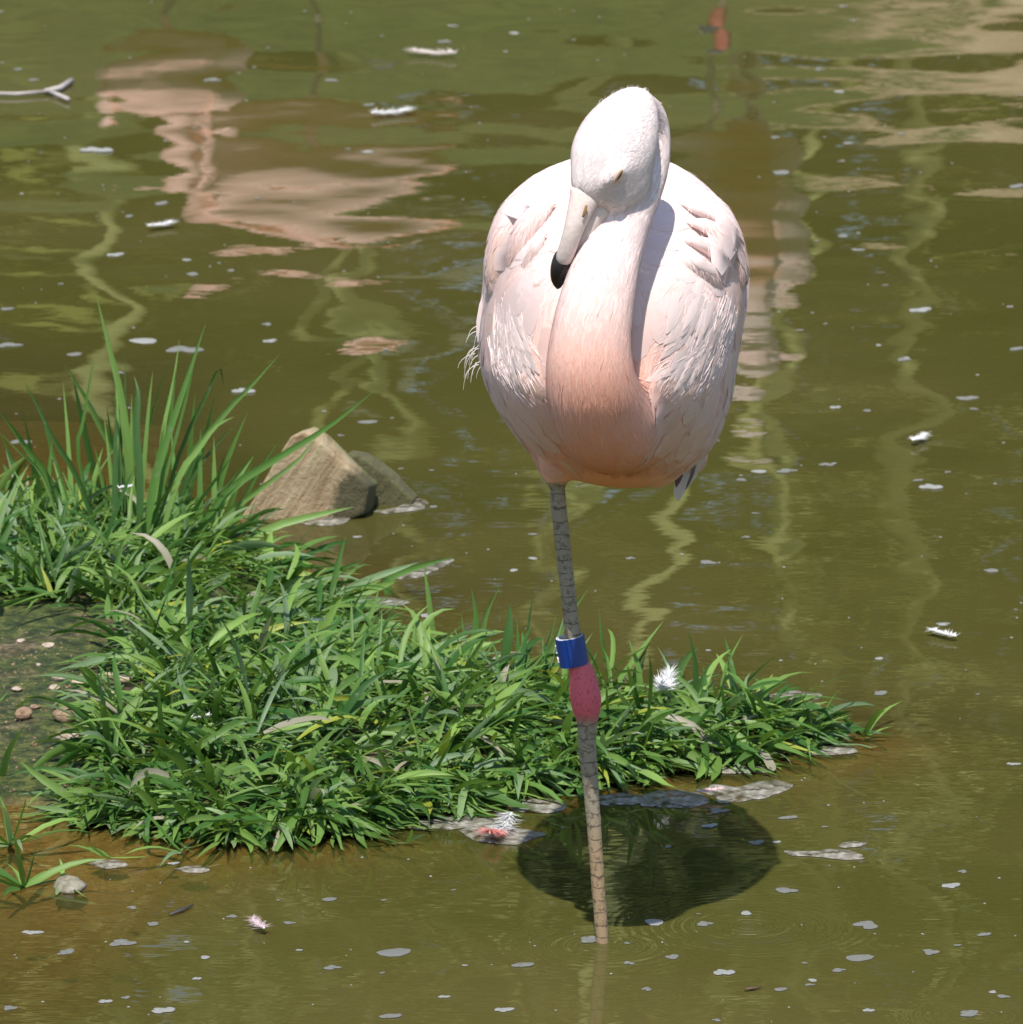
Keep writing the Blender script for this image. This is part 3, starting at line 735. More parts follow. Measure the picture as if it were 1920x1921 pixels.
# leg band: a coiled blue strip, pale on the inside edge
axis0, axis1 = at(1071.5, 1194, .0), at(1081, 1246, .0)
ax_ = unit(axis1 - axis0); u_ = unit(np.cross(ax_, [0, 1, 0])); v_ = np.cross(u_, ax_)
hgt = np.linalg.norm(axis1 - axis0)
def strip(t0, t1, r0, r1, n, s0=0., s1=1., th=.0010):
    rin, rout = [], []
    V = []
    for t in np.linspace(0, 1, n):
        ang_ = t0 + (t1 - t0) * t; rr = r0 + (r1 - r0) * t
        rd_ = u_ * math.cos(ang_) + v_ * math.sin(ang_)
        off = -u_ * .0012
        for rr2, s_ in ((rr, s0), (rr + th, s0), (rr + th, s1), (rr, s1)):
            V.append(axis0 + off + ax_ * hgt * s_ + rd_ * rr2)
    Fc = []
    for i in range(n - 1):
        for j in range(4):
            Fc.append((i * 4 + j, i * 4 + (j + 1) % 4, i * 4 + 4 + (j + 1) % 4, i * 4 + 4 + j))
    Fc += [(0, 1, 2, 3), tuple((n - 1) * 4 + j for j in (3, 2, 1, 0))]
    return np.array(V), Fc
M_BLUE = simple_mat('band_blue', (.003, .035, .20), .35, .5)
M_PALE = simple_mat('band_white', (.78, .78, .80), .4, .5)
R0 = 27.5 * mpp(0)
band = put('leg_band', mesh('leg_band', *(lambda vf: (vf[0] - FT, vf[1]))(strip(rad(170), rad(170 + 360 + 80), R0 - .0022, R0, 60)), smooth_shade=False), M_BLUE, bird, label='blue coiled plastic leg band with a white inner layer')
put('band_lining', mesh('band_lining', *(lambda vf: (vf[0] - FT, vf[1]))(strip(rad(170), rad(170 + 360 + 70), R0 - .0036, R0 - .0012, 60, -.012, .985, .0011)), smooth_shade=False), M_PALE, band)
def letter(strokes, ang0):             # small white strokes on the band's flank
    parts_ = []
    for (a0, s0, a1, s1) in strokes:
        C_ = []
        for t in np.linspace(0, 1, 5):
            an = ang0 + rad(a0 + (a1 - a0) * t); s_ = s0 + (s1 - s0) * t
            C_.append(axis0 - u_ * .0012 + ax_ * hgt * s_ + (u_ * math.cos(an) + v_ * math.sin(an)) * (R0 + .0012))
        parts_.append(tube_w(C_, [.0011] * 5, [.0011] * 5, 6))
    return join(parts_)
for an, st in ((176, [(-8, .25, 8, .25), (-8, .25, -8, .5), (-8, .5, 8, .5)]), (178, [(-8, .66, 8, .66), (8, .66, 8, .86), (-8, .86, 8, .86)])):
    vf = letter(st, rad(an)); put('band_mark', mesh('band_mark', vf[0] - FT, vf[1]), M_PALE, band)

# ------------------------------------------------------------------ two more flamingos, past the top of the frame
def other(px, L_, rz, tint, label, s=1.0):
    o = copy_tree(bird); x = (px - 960) / F * L_ / CP
    o.location = (x, L_ - D, 0); o.rotation_euler = (0, 0, rz); o.scale = (s, s, s)
    o['label'] = label
    def rec(q):
        q.color = (*tint, 1)
        for ch in q.children: rec(ch)
    rec(o); return o
other(1375, 18.6, rad(8), (1.0, .93, .90), 'flamingo out of frame whose legs and white body mirror behind the head', 1.03)
L2 = 19.4; X2 = (590 - 960) / F * L2 / CP
rest = put('flamingo', None, label='salmon pink flamingo out of frame mirrored at upper left', cat='flamingo', loc=(X2, L2 - D, 0))
def tw_(ctrl, n=30, k=20):
    S = spline(np.array(ctrl, float), n); return tube_w(S[:, :3], S[:, 3], S[:, 4], k)
pb = [tw_([(-.27, 0, .73, .03, .03), (-.22, 0, .745, .085, .10), (-.10, 0, .765, .105, .14), (.04, .0, .77, .10, .14), (.16, 0, .76, .07, .10), (.25, 0, .735, .035, .06), (.31, 0, .71, .012, .03)]),
      tw_([(-.18, -.02, .80, .06, .06), (-.22, -.03, .86, .036, .036), (-.16, -.04, .915, .03, .03), (-.08, -.04, .92, .028, .028), (.0, -.03, .925, .03, .03)]),
      tw_([(-.04, -.03, .86, .04, .05), (.02, -.03, .92, .04, .05), (.10, -.03, .945, .034, .04), (.18, -.03, .94, .018, .03), (.22, -.03, .925, .006, .01)]),
      tw_([(.02, .02, .72, .03, .03), (.015, .02, .62, .012, .012), (.01, .02, .38, .010, .010), (.01, .02, .35, .016, .016), (.01, .02, .30, .009, .009), (.0, .02, -.12, .008, .008)], 40, 12)]
V, Q = remesh(pb, .006, 6)
zc = V[:, 2]; tc_ = np.tile(np.array((.93, .56, .46)), (len(V), 1)); k_ = smooth(.1, .26, V[:, 0])[:, None] * (zc > .6)[:, None]; tc_ = tc_ * (1 - k_) + np.array((.80, .34, .22)) * k_
lm = (1 - smooth(.58, .62, zc)) * (V[:, 0] > -.1); tc_ = tc_ * (1 - lm[:, None]) + np.array((.30, .24, .20)) * lm[:, None]
put('body', mesh('body', V, Q, tc_, attrs={'leg': lm, 'knee': np.zeros(len(V))}), M_BODY, rest)
for sg_ in (-1, 1):
    wv = tw_([(-.20, .105 * sg_, .78, .03, .02), (-.08, .135 * sg_, .79, .075, .022), (.08, .125 * sg_, .785, .06, .02), (.20, .09 * sg_, .75, .03, .012), (.30, .05 * sg_, .71, .008, .006)])
    put('wing', mesh('wing', wv[0], wv[1], np.tile(np.array((.94, .60, .50)), (len(wv[0]), 1)), attrs={'leg': np.zeros(len(wv[0])), 'knee': np.zeros(len(wv[0]))}), M_BODY, rest)
bv = tw_([(.18, -.03, .938, .014, .014), (.225, -.035, .925, .012, .012), (.25, -.035, .90, .007, .007)], 10, 10)
put('bill', mesh('bill', *bv), M_BILL, rest)
bather = copy_tree(rest); bather.location = ((335 - 960) / F * 18.9 / CP, 18.9 - D, -.30); bather.rotation_euler = (0, 0, rad(82))
bather['label'] = 'flamingo wading deep out of frame, mirrored as pink bands at the top left'

# ------------------------------------------------------------------ grass
m, N, L, b, out = new_mat('grass_blade'); M_GRASS = m
a = attr(N, 'tint')
nz = noise_node(N, L, 120, 3, .6); 
c = mixc(N, L, a.outputs['Color'], (.30, .30, .22), math_node(N, L, 'MULTIPLY', math_node(N, L, 'GREATER_THAN', noise_node(N, L, 42, 5, .7).outputs['Fac'], .62), .30))
L.new(c, b.inputs['Base Color']); b.inputs['Roughness'].default_value = .5; b.inputs['Specular IOR Level'].default_value = .4
tr = N.new('ShaderNodeBsdfTranslucent'); L.new(mixc(N, L, c, (.25, .42, .02), .35), tr.inputs['Color'])
mx = N.new('ShaderNodeMixShader'); mx.inputs[0].default_value = .30
L.new(b.outputs[0], mx.inputs[1]); L.new(tr.outputs[0], mx.inputs[2]); L.new(mx.outputs[0], out.inputs['Surface'])

def blades(P, az, el, ln, w, droop, cols, seed, twist=.5, nseg=6):
    """grass leaves folded along the midrib: root, heading, rise angle, length, width, droop"""
    n = len(P); r = np.random.default_rng(seed)
    T = np.linspace(0, 1, nseg); pr = np.interp(T, [0, .12, .35, .7, 1], [.45, .85, 1, .72, .03])
    V = np.empty((n, nseg, 3, 3)); c = P.copy(); tw = r.normal(0, twist, n); swing = r.normal(0, .5, n)
    for i, t in enumerate(T):
        e_ = el - droop * t ** 1.4; a_ = az + swing * t
        d = np.stack([np.cos(e_) * np.cos(a_), np.cos(e_) * np.sin(a_), np.sin(e_)], -1)
        if i: c = c + d * (ln / (nseg - 1))[:, None]
        s = np.stack([-np.sin(a_), np.cos(a_), np.zeros(n)], -1); up = np.cross(d, s)
        an = tw * (1 + .6 * t); s2 = s * np.cos(an)[:, None] + up * np.sin(an)[:, None]; u2 = np.cross(d, s2)
        hw = (w * .5 * pr[i])[:, None]
        V[:, i, 0] = c - s2 * hw + u2 * hw * .35; V[:, i, 1] = c; V[:, i, 2] = c + s2 * hw + u2 * hw * .35
    q = np.array([(i * 3 + j, i * 3 + j + 1, i * 3 + j + 4, i * 3 + j + 3) for i in range(nseg - 1) for j in range(2)])
    Fq = (np.arange(n)[:, None, None] * nseg * 3 + q[None]).reshape(-1, 4)
    return V.reshape(-1, 3), Fq, np.repeat(cols, nseg * 3, 0)

def green(n, r, yellow=.02, dead=.018):
    t = r.random((n, 1)); t = t ** 1.3; c = np.array((.035, .115, .016)) * (1 - t) + np.array((.21, .34, .07)) * t
    c *= r.uniform(.8, 1.15, (n, 1))
    k = r.random(n)
    c[k < dead] = np.array((.34, .31, .22)); y = (k > 1 - yellow); c[y] = np.array((.30, .34, .04))
    gl = (k > .5) & (k < .64); c[gl] = c[gl] * .5 + np.array((.24, .32, .20)) * .5
    return c

def grass_field(n_plants, poly, r, keep=None, leaf=(.045, .11), stem=(.02, .07), lean=1.0):
    lo, hi = poly.min(0), poly.max(0); pts = []
    while len(pts) < n_plants:
        q = r.uniform(lo, hi, (4000, 2)); q = q[inside(poly, q[:, 0], q[:, 1])]
        if keep is not None: q = q[keep(q)]
        pts += list(q)
    pts = np.array(pts[:n_plants]); sd = sdist(ISLET, pts[:, 0], pts[:, 1])
    e = .02
    gx = sdist(ISLET, pts[:, 0] + e, pts[:, 1]) - sd; gy_ = sdist(ISLET, pts[:, 0], pts[:, 1] + e) - sd
    outaz = np.arctan2(-gy_, -gx); z = np.maximum(ground_z(pts[:, 0], pts[:, 1]), -.01)
    LP, LA, LE, LL, LW_, LD = [], [], [], [], [], []
    for i in range(n_plants):
        edge = math.exp(-max(sd[i], 0) / .10)
        for _ in range(r.integers(2, 5)):
            az = outaz[i] + r.normal(0, .5) if r.random() < .25 + .7 * edge else r.uniform(0, 6.283)
            el = np.clip(r.normal(.62 - .42 * edge, .3), .05, 1.3); sl = r.uniform(*stem)
            base = np.array([*pts[i], z[i]]); dv = np.array([math.cos(el) * math.cos(az), math.cos(el) * math.sin(az), math.sin(el)])
            nl = r.integers(3, 6)
            for k_ in range(nl):
                f = (k_ + .4) / nl
                LP.append(base + dv * sl * f); LA.append(az + (1 if k_ % 2 else -1) * r.uniform(.1, 1.0)); LE.append(np.clip(el + r.normal(-.2, .35), -.1, 1.35))
                LL.append(r.uniform(*leaf) * (.7 + .5 * f)); LW_.append(r.choice((.0055, .0078, .0102, .0132), p=(.22, .33, .3, .15)) * r.uniform(.85, 1.15)); LD.append(r.uniform(.1, 1.3))
    P = np.array(LP); n = len(P)
    V, Q, C = blades(P, np.array(LA), np.array(LE), np.array(LL), np.array(LW_), np.array(LD), green(n, r), int(r.integers(1e6)))
    g = np.maximum(ground_z(V[:, 0], V[:, 1]), 0.0) + .003
    V[:, 2] = np.maximum(V[:, 2], g + .004 * np.abs(np.sin(V[:, 0] * 90)))
    return V, Q, C

r = np.random.default_rng(77)
def keep(q): return ~inside(BARE, q[:, 0], q[:, 1]) & (q[:, 0] > -1.35)
V, Q, C = grass_field(820, ISLET, r, keep)
SK = ISLET + 0.0
def edge_keep(q):
    sd_ = sdist(ISLET, q[:, 0], q[:, 1]); return (sd_ < .045) & (q[:, 0] > on(150, 1530)[0]) & (q[:, 1] < 1.25)
V2, Q2, C2 = grass_field(130, SK, r, edge_keep, leaf=(.045, .10), stem=(.02, .06))
V, Q, C = merge([(V, Q, C), (V2, Q2, C2)])
put('grass', mesh('grass', V, Q, C), M_GRASS, kind='stuff', label='dense broad bladed green grass covering the little islet', cat='grass')

# tall tuft at the left: every blade its own piece
def blade_px(name, parent, org, path, wpx, Y, colr, ysp=0.0, twist=.3):
    pts = np.array([at(x, y, Y + ysp * i / (len(path) - 1)) for i, (x, y) in enumerate(path)])
    S = spline(pts, 10); T = unit(np.gradient(S, axis=0)); s = unit(np.cross(T, [0.15, 1, .1])); V = []
    pr = np.interp(np.linspace(0, 1, 10), [0, .3, .7, .9, 1], [.03, .6, 1, .9, .7])
    for i in range(10):
        an = twist * (1 + .8 * i / 9); up = np.cross(T[i], s[i]); s2 = s[i] * math.cos(an) + up * math.sin(an); u2 = np.cross(T[i], s2)
        hw = wpx * .5 * pr[i] * mpp(Y)
        V += [S[i] - s2 * hw + u2 * hw * .4, S[i], S[i] + s2 * hw + u2 * hw * .4]
    q = np.array([(i * 3 + j, i * 3 + j + 1, i * 3 + j + 4, i * 3 + j + 3) for i in range(9) for j in range(2)])
    return put(name, mesh(name, np.array(V) - org, q, np.tile(np.array(colr), (30, 1))), M_GRASS, parent)

org = on(250, 1050); 
tuft = put('grass_tuft', None, label='tall upright grass tuft at the left, reaching highest above the islet', cat='grass tuft', loc=tuple(org))
lg_, md_, dk_ = (.20, .34, .08), (.12, .25, .05), (.05, .12, .025)
tall = [([(181, 555), (205, 650), (228, 745), (243, 872), (250, 1020)], 17, lg_), ([(121, 685), (160, 745), (200, 820), (240, 890), (255, 1020)], 17, lg_), ([(386, 606), (355, 700), (328, 780), (293, 890), (270, 1030)], 15, md_),
    ([(337, 636), (325, 720), (308, 800), (296, 900), (275, 1030)], 10, lg_), ([(525, 664), (470, 725), (428, 768), (340, 884), (300, 1020)], 13, lg_), ([(701, 734), (620, 798), (525, 857), (430, 920), (360, 1020)], 16, md_),
    ([(598, 815), (560, 862), (500, 908), (425, 965), (370, 1030)], 12, lg_), ([(45, 715), (75, 770), (100, 822), (146, 895), (190, 1020)], 12, dk_), ([(-5, 770), (25, 805), (50, 842), (92, 900), (140, 1020)], 13, md_),
    ([(137, 707), (147, 750), (158, 800), (180, 895), (215, 1020)], 15, dk_), ([(252, 705), (260, 740), (256, 805), (262, 890), (262, 1020)], 15, dk_), ([(287, 696), (281, 750), (276, 810), (270, 890), (262, 1020)], 10, lg_),
    ([(403, 745), (390, 800), (375, 857), (350, 925), (310, 1020)], 13, md_), ([(439, 782), (405, 800), (372, 845), (338, 892), (300, 1020)], 13, lg_), ([(446, 790), (410, 830), (375, 872), (345, 925), (310, 1020)], 8, dk_),
    ([(176, 670), (168, 720), (157, 790), (147, 850), (180, 1000)], 9, md_), ([(435, 857), (400, 905), (362, 960), (330, 1040)], 10, md_), ([(664, 951), (600, 965), (510, 990), (442, 1035), (400, 1075)], 20, lg_),
    ([(420, 730), (412, 690), (385, 745), (340, 840), (290, 1000)], 9, dk_), ([(310, 790), (300, 850), (285, 920), (270, 1020)], 14, lg_), ([(75, 760), (90, 820), (110, 890), (150, 1010)], 9, md_),
    ([(0, 812), (40, 850), (80, 890), (120, 1000)], 10, lg_), ([(98, 822), (92, 880), (90, 940), (110, 1040)], 12, md_), ([(200, 760), (210, 820), (225, 900), (240, 1030)], 12, md_), ([(330, 690), (322, 760), (310, 850), (285, 1020)], 10, md_),
    ([(5, 930), (40, 905), (80, 890), (120, 930), (150, 1030)], 13, md_), ([(230, 800), (238, 860), (248, 930), (255, 1030)], 16, lg_), ([(370, 640), (362, 690), (345, 770), (300, 940), (280, 1030)], 9, md_), ([(480, 860), (440, 900), (400, 950), (350, 1040)], 11, md_)]
for i, (pth_, w_, c_) in enumerate(tall):
    blade_px('blade', tuft, org, pth_, w_, 1.92 + .11 * math.sin(i * 2.3), c_, ysp=.06 * math.sin(i * 1.7), twist=.5 * math.sin(i * 3.1))
rt = np.random.default_rng(303)
for i in range(64):                    # thinner blades filling the tuft
    bx = rt.uniform(-20, 470); hgt_ = rt.uniform(110, 320) * (1.15 - abs(bx - 230) / 420); ln_ = (bx - 235) * rt.uniform(.1, .55) + rt.normal(0, 30)
    gy_r = 1010 + .05 * bx + rt.uniform(-20, 30)
    blade_px('blade', tuft, org, [(bx + ln_, gy_r - hgt_), (bx + ln_ * .55, gy_r - hgt_ * .66), (bx + ln_ * .2, gy_r - hgt_ * .3), (bx, gy_r)], rt.uniform(9, 16), on(bx, gy_r)[1] - .03, (lg_, md_, md_, dk_)[i % 4], ysp=rt.normal(0, .05), twist=rt.normal(0, .5))
# upright blades along the back of the islet
org2 = on(1000, 1290)
tuft2 = put('grass_tuft', None, label='loose row of upright grass blades behind and beside the blue band', cat='grass tuft', loc=tuple(org2))
up_r = [(795, 1058, 812, 1190), (885, 1105, 890, 1220), (938, 1098, 900, 1230), (1002, 1110, 985, 1250), (1045, 1150, 1005, 1260), (1125, 1143, 1150, 1280), (1105, 1103, 1030, 1230), (1292, 1185, 1305, 1330), (1395, 1188, 1350, 1330),
    (1458, 1228, 1370, 1320), (1245, 1165, 1150, 1300), (1220, 1205, 1185, 1310), (865, 1150, 880, 1260), (970, 1160, 960, 1270), (1075, 1190, 1060, 1290), (1335, 1240, 1290, 1350), (1180, 1200, 1200, 1320), (930, 1200, 900, 1300), (700, 1080, 640, 1190), (742, 1130, 700, 1220), (1490, 1268, 1400, 1340), (850, 1045, 730, 1085)]
for i, (tx, ty, bx, by) in enumerate(up_r):
    mxp = (tx * .45 + bx * .55 + 8 * math.sin(i * 2.1), ty * .55 + by * .45)
    yb = on(bx, by + 30)[1]
    blade_px('blade', tuft2, org2, [(tx, ty), mxp, (bx, by), (bx, by + 34)], 14 + 4 * math.sin(i * 1.3), yb, (lg_, md_, lg_, dk_)[i % 4], twist=.6 * math.sin(i * 2.7))

def small_plant(px, py, n, label, size=.06, seed=0, az0=None):
    o = on(px, py); r = np.random.default_rng(seed)
    t = put('grass_sprig', None, label=label, cat='grass sprig', group='grass sprigs standing in the shallow water', loc=tuple(o))
    for i in range(n):
        az = r.uniform(0, 6.28) if az0 is None else az0 + r.normal(0, .6)
        v, q, c = blades(np.array([[0, 0, -.004]]), np.array([az]), np.array([r.uniform(.3, 1.3)]), np.array([size * r.uniform(.7, 1.3)]), np.array([r.uniform(.006, .011)]), np.array([r.uniform(.1, 1.3)]), green(1, r, 0, 0) * 1.15, seed + i)
        v[:, 2] = np.maximum(v[:, 2], .002)
        put('blade', mesh('blade', v, q, c), M_GRASS, t)
for i, (x, y, n, s, lb) in enumerate([(20, 1590, 12, .11, 'grass sprig at the left edge of the shallow water'), (45, 1668, 10, .09, 'lowest grass sprig, in the water at the lower left'), (115, 1662, 4, .055, 'small grass sprig beside the pale stone at lower left'), (340, 1600, 4, .075, 'grass sprig bending into the water below the islet'),
        (205, 1612, 4, .06, 'flat grass sprig lying on shallow brown water at left'), (760, 1585, 3, .045, 'tiny grass sprig near the pink feather'), (1430, 1425, 6, .085, 'grass sprig at the right tip of the islet'), (1530, 1400, 5, .10, 'flat floating grass sprig right of the islet tip'),
        (1620, 1385, 4, .09, 'outermost grass sprig reaching right over open water'), (1395, 1440, 5, .07, 'grass sprig hanging over the pale scum at the right'), (0, 1480, 9, .09, 'grass sprig leaning over bare mud at the left edge'), (-35, 1375, 6, .10, 'broad grass blade entering from the left over the mud')]):
    small_plant(x, y, n, lb, s, 100 + i * 7)

# ------------------------------------------------------------------ log pieces
m, N, L, b, out = new_mat('old_wood'); M_WOOD = m
tcw = N.new('ShaderNodeTexCoord'); mpw = N.new('ShaderNodeMapping'); mpw.vector_type = 'TEXTURE'; mpw.inputs['Rotation'].default_value = (0, rad(33), 0); mpw.inputs['Scale'].default_value = (.35, 1, 3.2)
L.new(tcw.outputs['Object'], mpw.inputs[0]); n1 = N.new('ShaderNodeTexNoise'); n1.inputs['Scale'].default_value = 22; n1.inputs['Detail'].default_value = 6; n1.inputs['Roughness'].default_value = .65; L.new(mpw.outputs[0], n1.inputs['Vector'])
n2 = noise_node(N, L, 120, 5, .75)
wd = ramp_node(N, L, n1.outputs['Fac'], [(.34, (.22, .13, .07)), (.45, (.44, .30, .18)), (.6, (.56, .42, .28)), (.72, (.42, .38, .17))])
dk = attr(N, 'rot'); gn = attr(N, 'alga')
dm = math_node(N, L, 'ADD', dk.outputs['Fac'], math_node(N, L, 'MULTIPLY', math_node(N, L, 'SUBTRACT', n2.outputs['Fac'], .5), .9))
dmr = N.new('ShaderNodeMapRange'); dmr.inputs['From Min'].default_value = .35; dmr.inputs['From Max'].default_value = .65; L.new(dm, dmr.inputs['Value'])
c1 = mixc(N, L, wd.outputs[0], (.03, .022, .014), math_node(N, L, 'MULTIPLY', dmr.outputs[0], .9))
gm = math_node(N, L, 'MULTIPLY', gn.outputs['Fac'], math_node(N, L, 'ADD', n1.outputs['Fac'], .25))
L.new(mixc(N, L, c1, (.15, .18, .045), gm), b.inputs['Base Color']); b.inputs['Roughness'].default_value = .85
bump(N, L, b, math_node(N, L, 'ADD', n1.outputs['Fac'], math_node(N, L, 'MULTIPLY', n2.outputs['Fac'], .8)), 1.0, .005)

def log_piece(name, label, front, back_off, depth, base_row, rotf, algf):
    """a chunk with the outline `front` at depth Y, carried back and up to form its top face"""
    Fp = np.array([at(x, y, depth) for x, y in front]); c = Fp.mean(0)
    dens = []
    n = len(Fp)
    for i in range(n):
        for t in np.linspace(0, 1, 9)[:-1]: dens.append(Fp[i] * (1 - t) + Fp[(i + 1) % n] * t)
    dens = np.array(dens); off = np.array(back_off)
    layers = [dens + off * s for s in np.linspace(0, 1, 8)]
    layers = [c + off * 0 + (layers[0] - c) * .55] + layers + [c + off + (layers[-1] - c - off) * .5]
    R = np.array(layers); R = R + .0016 * np.stack([fbm(R.reshape(-1, 3), 38, 61 + i_, 3) for i_ in range(3)], -1).reshape(R.shape)
    V, Fc = remesh([loft(R)], .0030, 1)
    V = V + .0022 * np.stack([fbm(V, 26, 61 + i_, 3) for i_ in range(3)], -1) + .0009 * np.stack([fbm(V * np.array([1, 1, .4]), 130, 71 + i_, 2) for i_ in range(3)], -1)
    px, py = project(V)
    o = np.array([c[0], c[1], 0])
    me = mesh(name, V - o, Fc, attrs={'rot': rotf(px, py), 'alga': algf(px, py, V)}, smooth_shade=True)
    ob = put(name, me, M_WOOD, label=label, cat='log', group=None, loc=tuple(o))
    
    return ob
Yl = on(560, 968)[1]
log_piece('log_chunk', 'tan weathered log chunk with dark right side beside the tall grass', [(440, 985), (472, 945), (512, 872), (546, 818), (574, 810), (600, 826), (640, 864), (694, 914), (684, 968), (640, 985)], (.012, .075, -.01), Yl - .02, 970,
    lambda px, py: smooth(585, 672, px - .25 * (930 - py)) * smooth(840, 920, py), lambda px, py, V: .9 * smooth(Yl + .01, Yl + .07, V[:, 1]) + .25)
Yl2 = on(720, 955)[1]
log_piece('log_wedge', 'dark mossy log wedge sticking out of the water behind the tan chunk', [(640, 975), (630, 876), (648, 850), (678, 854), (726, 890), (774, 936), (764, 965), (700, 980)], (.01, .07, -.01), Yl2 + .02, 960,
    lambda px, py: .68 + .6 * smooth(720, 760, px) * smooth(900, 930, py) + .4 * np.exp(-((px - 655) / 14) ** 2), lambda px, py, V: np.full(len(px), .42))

# ------------------------------------------------------------------ stones on the mud
def stone_mesh(name, sx, sy, sz, seed, rough=.22):
    R = []
    for u in np.linspace(.12, math.pi - .12, 9):
        R.append([(math.sin(u) * math.cos(v), math.sin(u) * math.sin(v), math.cos(u)) for v in np.linspace(0, 6.2832, 14, endpoint=False)])
    V, Fc = loft(R); V = unit(V); rr_ = np.random.default_rng(seed)
    for _ in range(9):
        d_ = unit(rr_.normal(size=3)); k_ = rr_.uniform(.55, .85); e_ = V @ d_; V = V - d_[None] * np.maximum(e_ - k_, 0)[:, None]
    V = V * (1 + rough * .5 * fbm(V, 3.5, seed, 3)[:, None])
    return mesh(name, V * np.array([sx, sy, sz]), Fc)
M_STONE = simple_mat('pebble_pink', (.56, .46, .38), .85, .2, 90, .2, (.27, .20, .14), .004)
M_STONE2 = simple_mat('pebble_brown', (.38, .26, .17), .85, .2, 90, .2, (.12, .075, .045), .004)
M_SHELL = simple_mat('pale_stick', (.52, .42, .31), .7, .3, 60, .28, (.34, .25, .17), .002)
pebs = [(112, 1288, 18, .6, M_STONE, 'pale pink pebble, larger of the pair on the mud by the grass'), (103, 1308, 12, .6, M_STONE, 'small pale pebble just below the larger pink pebble'), (33, 1304, 12, .5, M_STONE, 'flat pinkish pebble near the left edge of the mud'),
    (47, 1358, 20, .8, M_STONE2, 'rough brown clod with a dark hollow on the mud'), (122, 1362, 25, .7, M_STONE2, 'brown stone half under the grass blades'), (125, 1388, 25, .6, M_STONE, 'orange tan stone at the front of the mud patch'),
    (102, 1331, 8, .6, M_STONE2, 'tiny brown pebble above the two brown stones'), (72, 1258, 6, .6, M_STONE, 'tiny pale pebble high on the mossy mud'), (65, 1334, 14, .4, M_STONE2, 'low brown pebble between the clod and the pale pebbles'),
    (40, 1215, 9, .5, M_STONE, 'tiny pebble under the hanging grass at upper left'), (92, 1224, 14, .4, M_STONE, 'flat pale chip beside the hanging leaf tip'), (180, 1258, 9, .5, M_STONE, 'tiny pale pebble by the grass edge'), (63, 1392, 8, .6, M_STONE2, 'tiny reddish pebble left of the tan stone'), (172, 1402, 8, .5, M_STONE2, 'tiny brown pebble under the grass edge'),
    (212, 1318, 16, .6, M_STONE, 'pale stone showing between the grass leaves'), (25, 1250, 5, .6, M_STONE2, 'speck sized pebble at upper left of the mud'), (135, 1470, 7, .6, M_STONE2, 'small wet pebble near the water line')]
for i, (x, y, s, zr, mt, lb) in enumerate(pebs):
    p = on(x, y, .035); z = float(ground_z(np.array([p[0]]), np.array([p[1]]))[0]); hw = s * mpp(p[1])
    o = put('pebble', stone_mesh('pebble', hw, hw * 1.0, hw * zr, i + 5), mt, label=lb, cat='pebble', group='pebbles on the bare mud', loc=(p[0], p[1], z + hw * zr * .45)); o.rotation_euler.z = i * 1.3
gr_sets = []; rg_ = np.random.default_rng(404)
for _ in range(260):
    p = on(rg_.uniform(-20, 200), rg_.uniform(1195, 1505), .03); z = float(ground_z(np.array([p[0]]), np.array([p[1]]))[0])
    if z < .004: continue
    sz = rg_.uniform(.0008, .0026); o3 = np.array([[1, 0, 0], [0, 1, 0], [-1, 0, 0], [0, -1, 0], [0, 0, 1]]) * sz * rg_.uniform(.6, 1.3, (5, 1)) + np.array([p[0], p[1], z])
    gr_sets.append((o3, [(0, 1, 4), (1, 2, 4), (2, 3, 4), (3, 0, 4)]))
put('grit', mesh('grit', *join(gr_sets), smooth_shade=False), M_STONE2, kind='stuff', label='fine brown grit strewn over the bare mud', cat='grit')
p = on(190, 1296, .035); z = float(ground_z(np.array([p[0]]), np.array([p[1]]))[0])
Cst = np.array([[t * .037, .004 * math.sin(t * 3), .004 * math.sin(t * 4 + 1) + .008 + .003 * t] for t in np.linspace(-1, 1, 10)])
put('stick', mesh('stick', *tube_w(Cst, np.full(10, .0055) + .0015 * np.sin(np.arange(10)), np.full(10, .005), 10, (0, 0, 1))), M_SHELL, label='short pale stick lying on the mud by the grass', cat='stick', loc=(p[0], p[1], z))
p = on(133, 1664)
put('wet_stone', stone_mesh('wet_stone', .021, .034, .011, 91), simple_mat('wet_stone', (.36, .33, .26), .55, .4, 90, .2, (.13, .11, .06), .004), label='pale grey stone half out of the water at lower left', cat='stone', loc=(p[0], p[1], .002))

# ------------------------------------------------------------------ floating things
m, N, L, b, out = new_mat('scum'); M_SCUM = m
n1 = noise_node(N, L, 70, 5, .65)
rc = ramp_node(N, L, n1.outputs['Fac'], [(.3, (.10, .095, .055)), (.5, (.20, .185, .14)), (.68, (.42, .39, .35))])
L.new(rc.outputs[0], b.inputs['Base Color']); b.inputs['Roughness'].default_value = .45; bump(N, L, b, n1.outputs['Fac'], 1.0, .001)
hole = N.new('ShaderNodeMapRange'); hole.inputs['From Min'].default_value = .36; hole.inputs['From Max'].default_value = .5; hole.inputs['To Min'].default_value = .15; hole.inputs['To Max'].default_value = .92
L.new(noise_node(N, L, 38, 4, .6).outputs['Fac'], hole.inputs['Value']); L.new(hole.outputs[0], b.inputs['Alpha'])
M_FOAM = simple_mat('foam', (.38, .38, .355), .3, .5, 160, .22, (.17, .17, .14), .0015)
M_FOAM2 = simple_mat('foam_pale', (.62, .62, .60), .4, .5, 160, .25, (.25, .25, .21), .0015)
M_FLUFF = simple_mat('white_fluff', (.82, .81, .80), .6, .3)

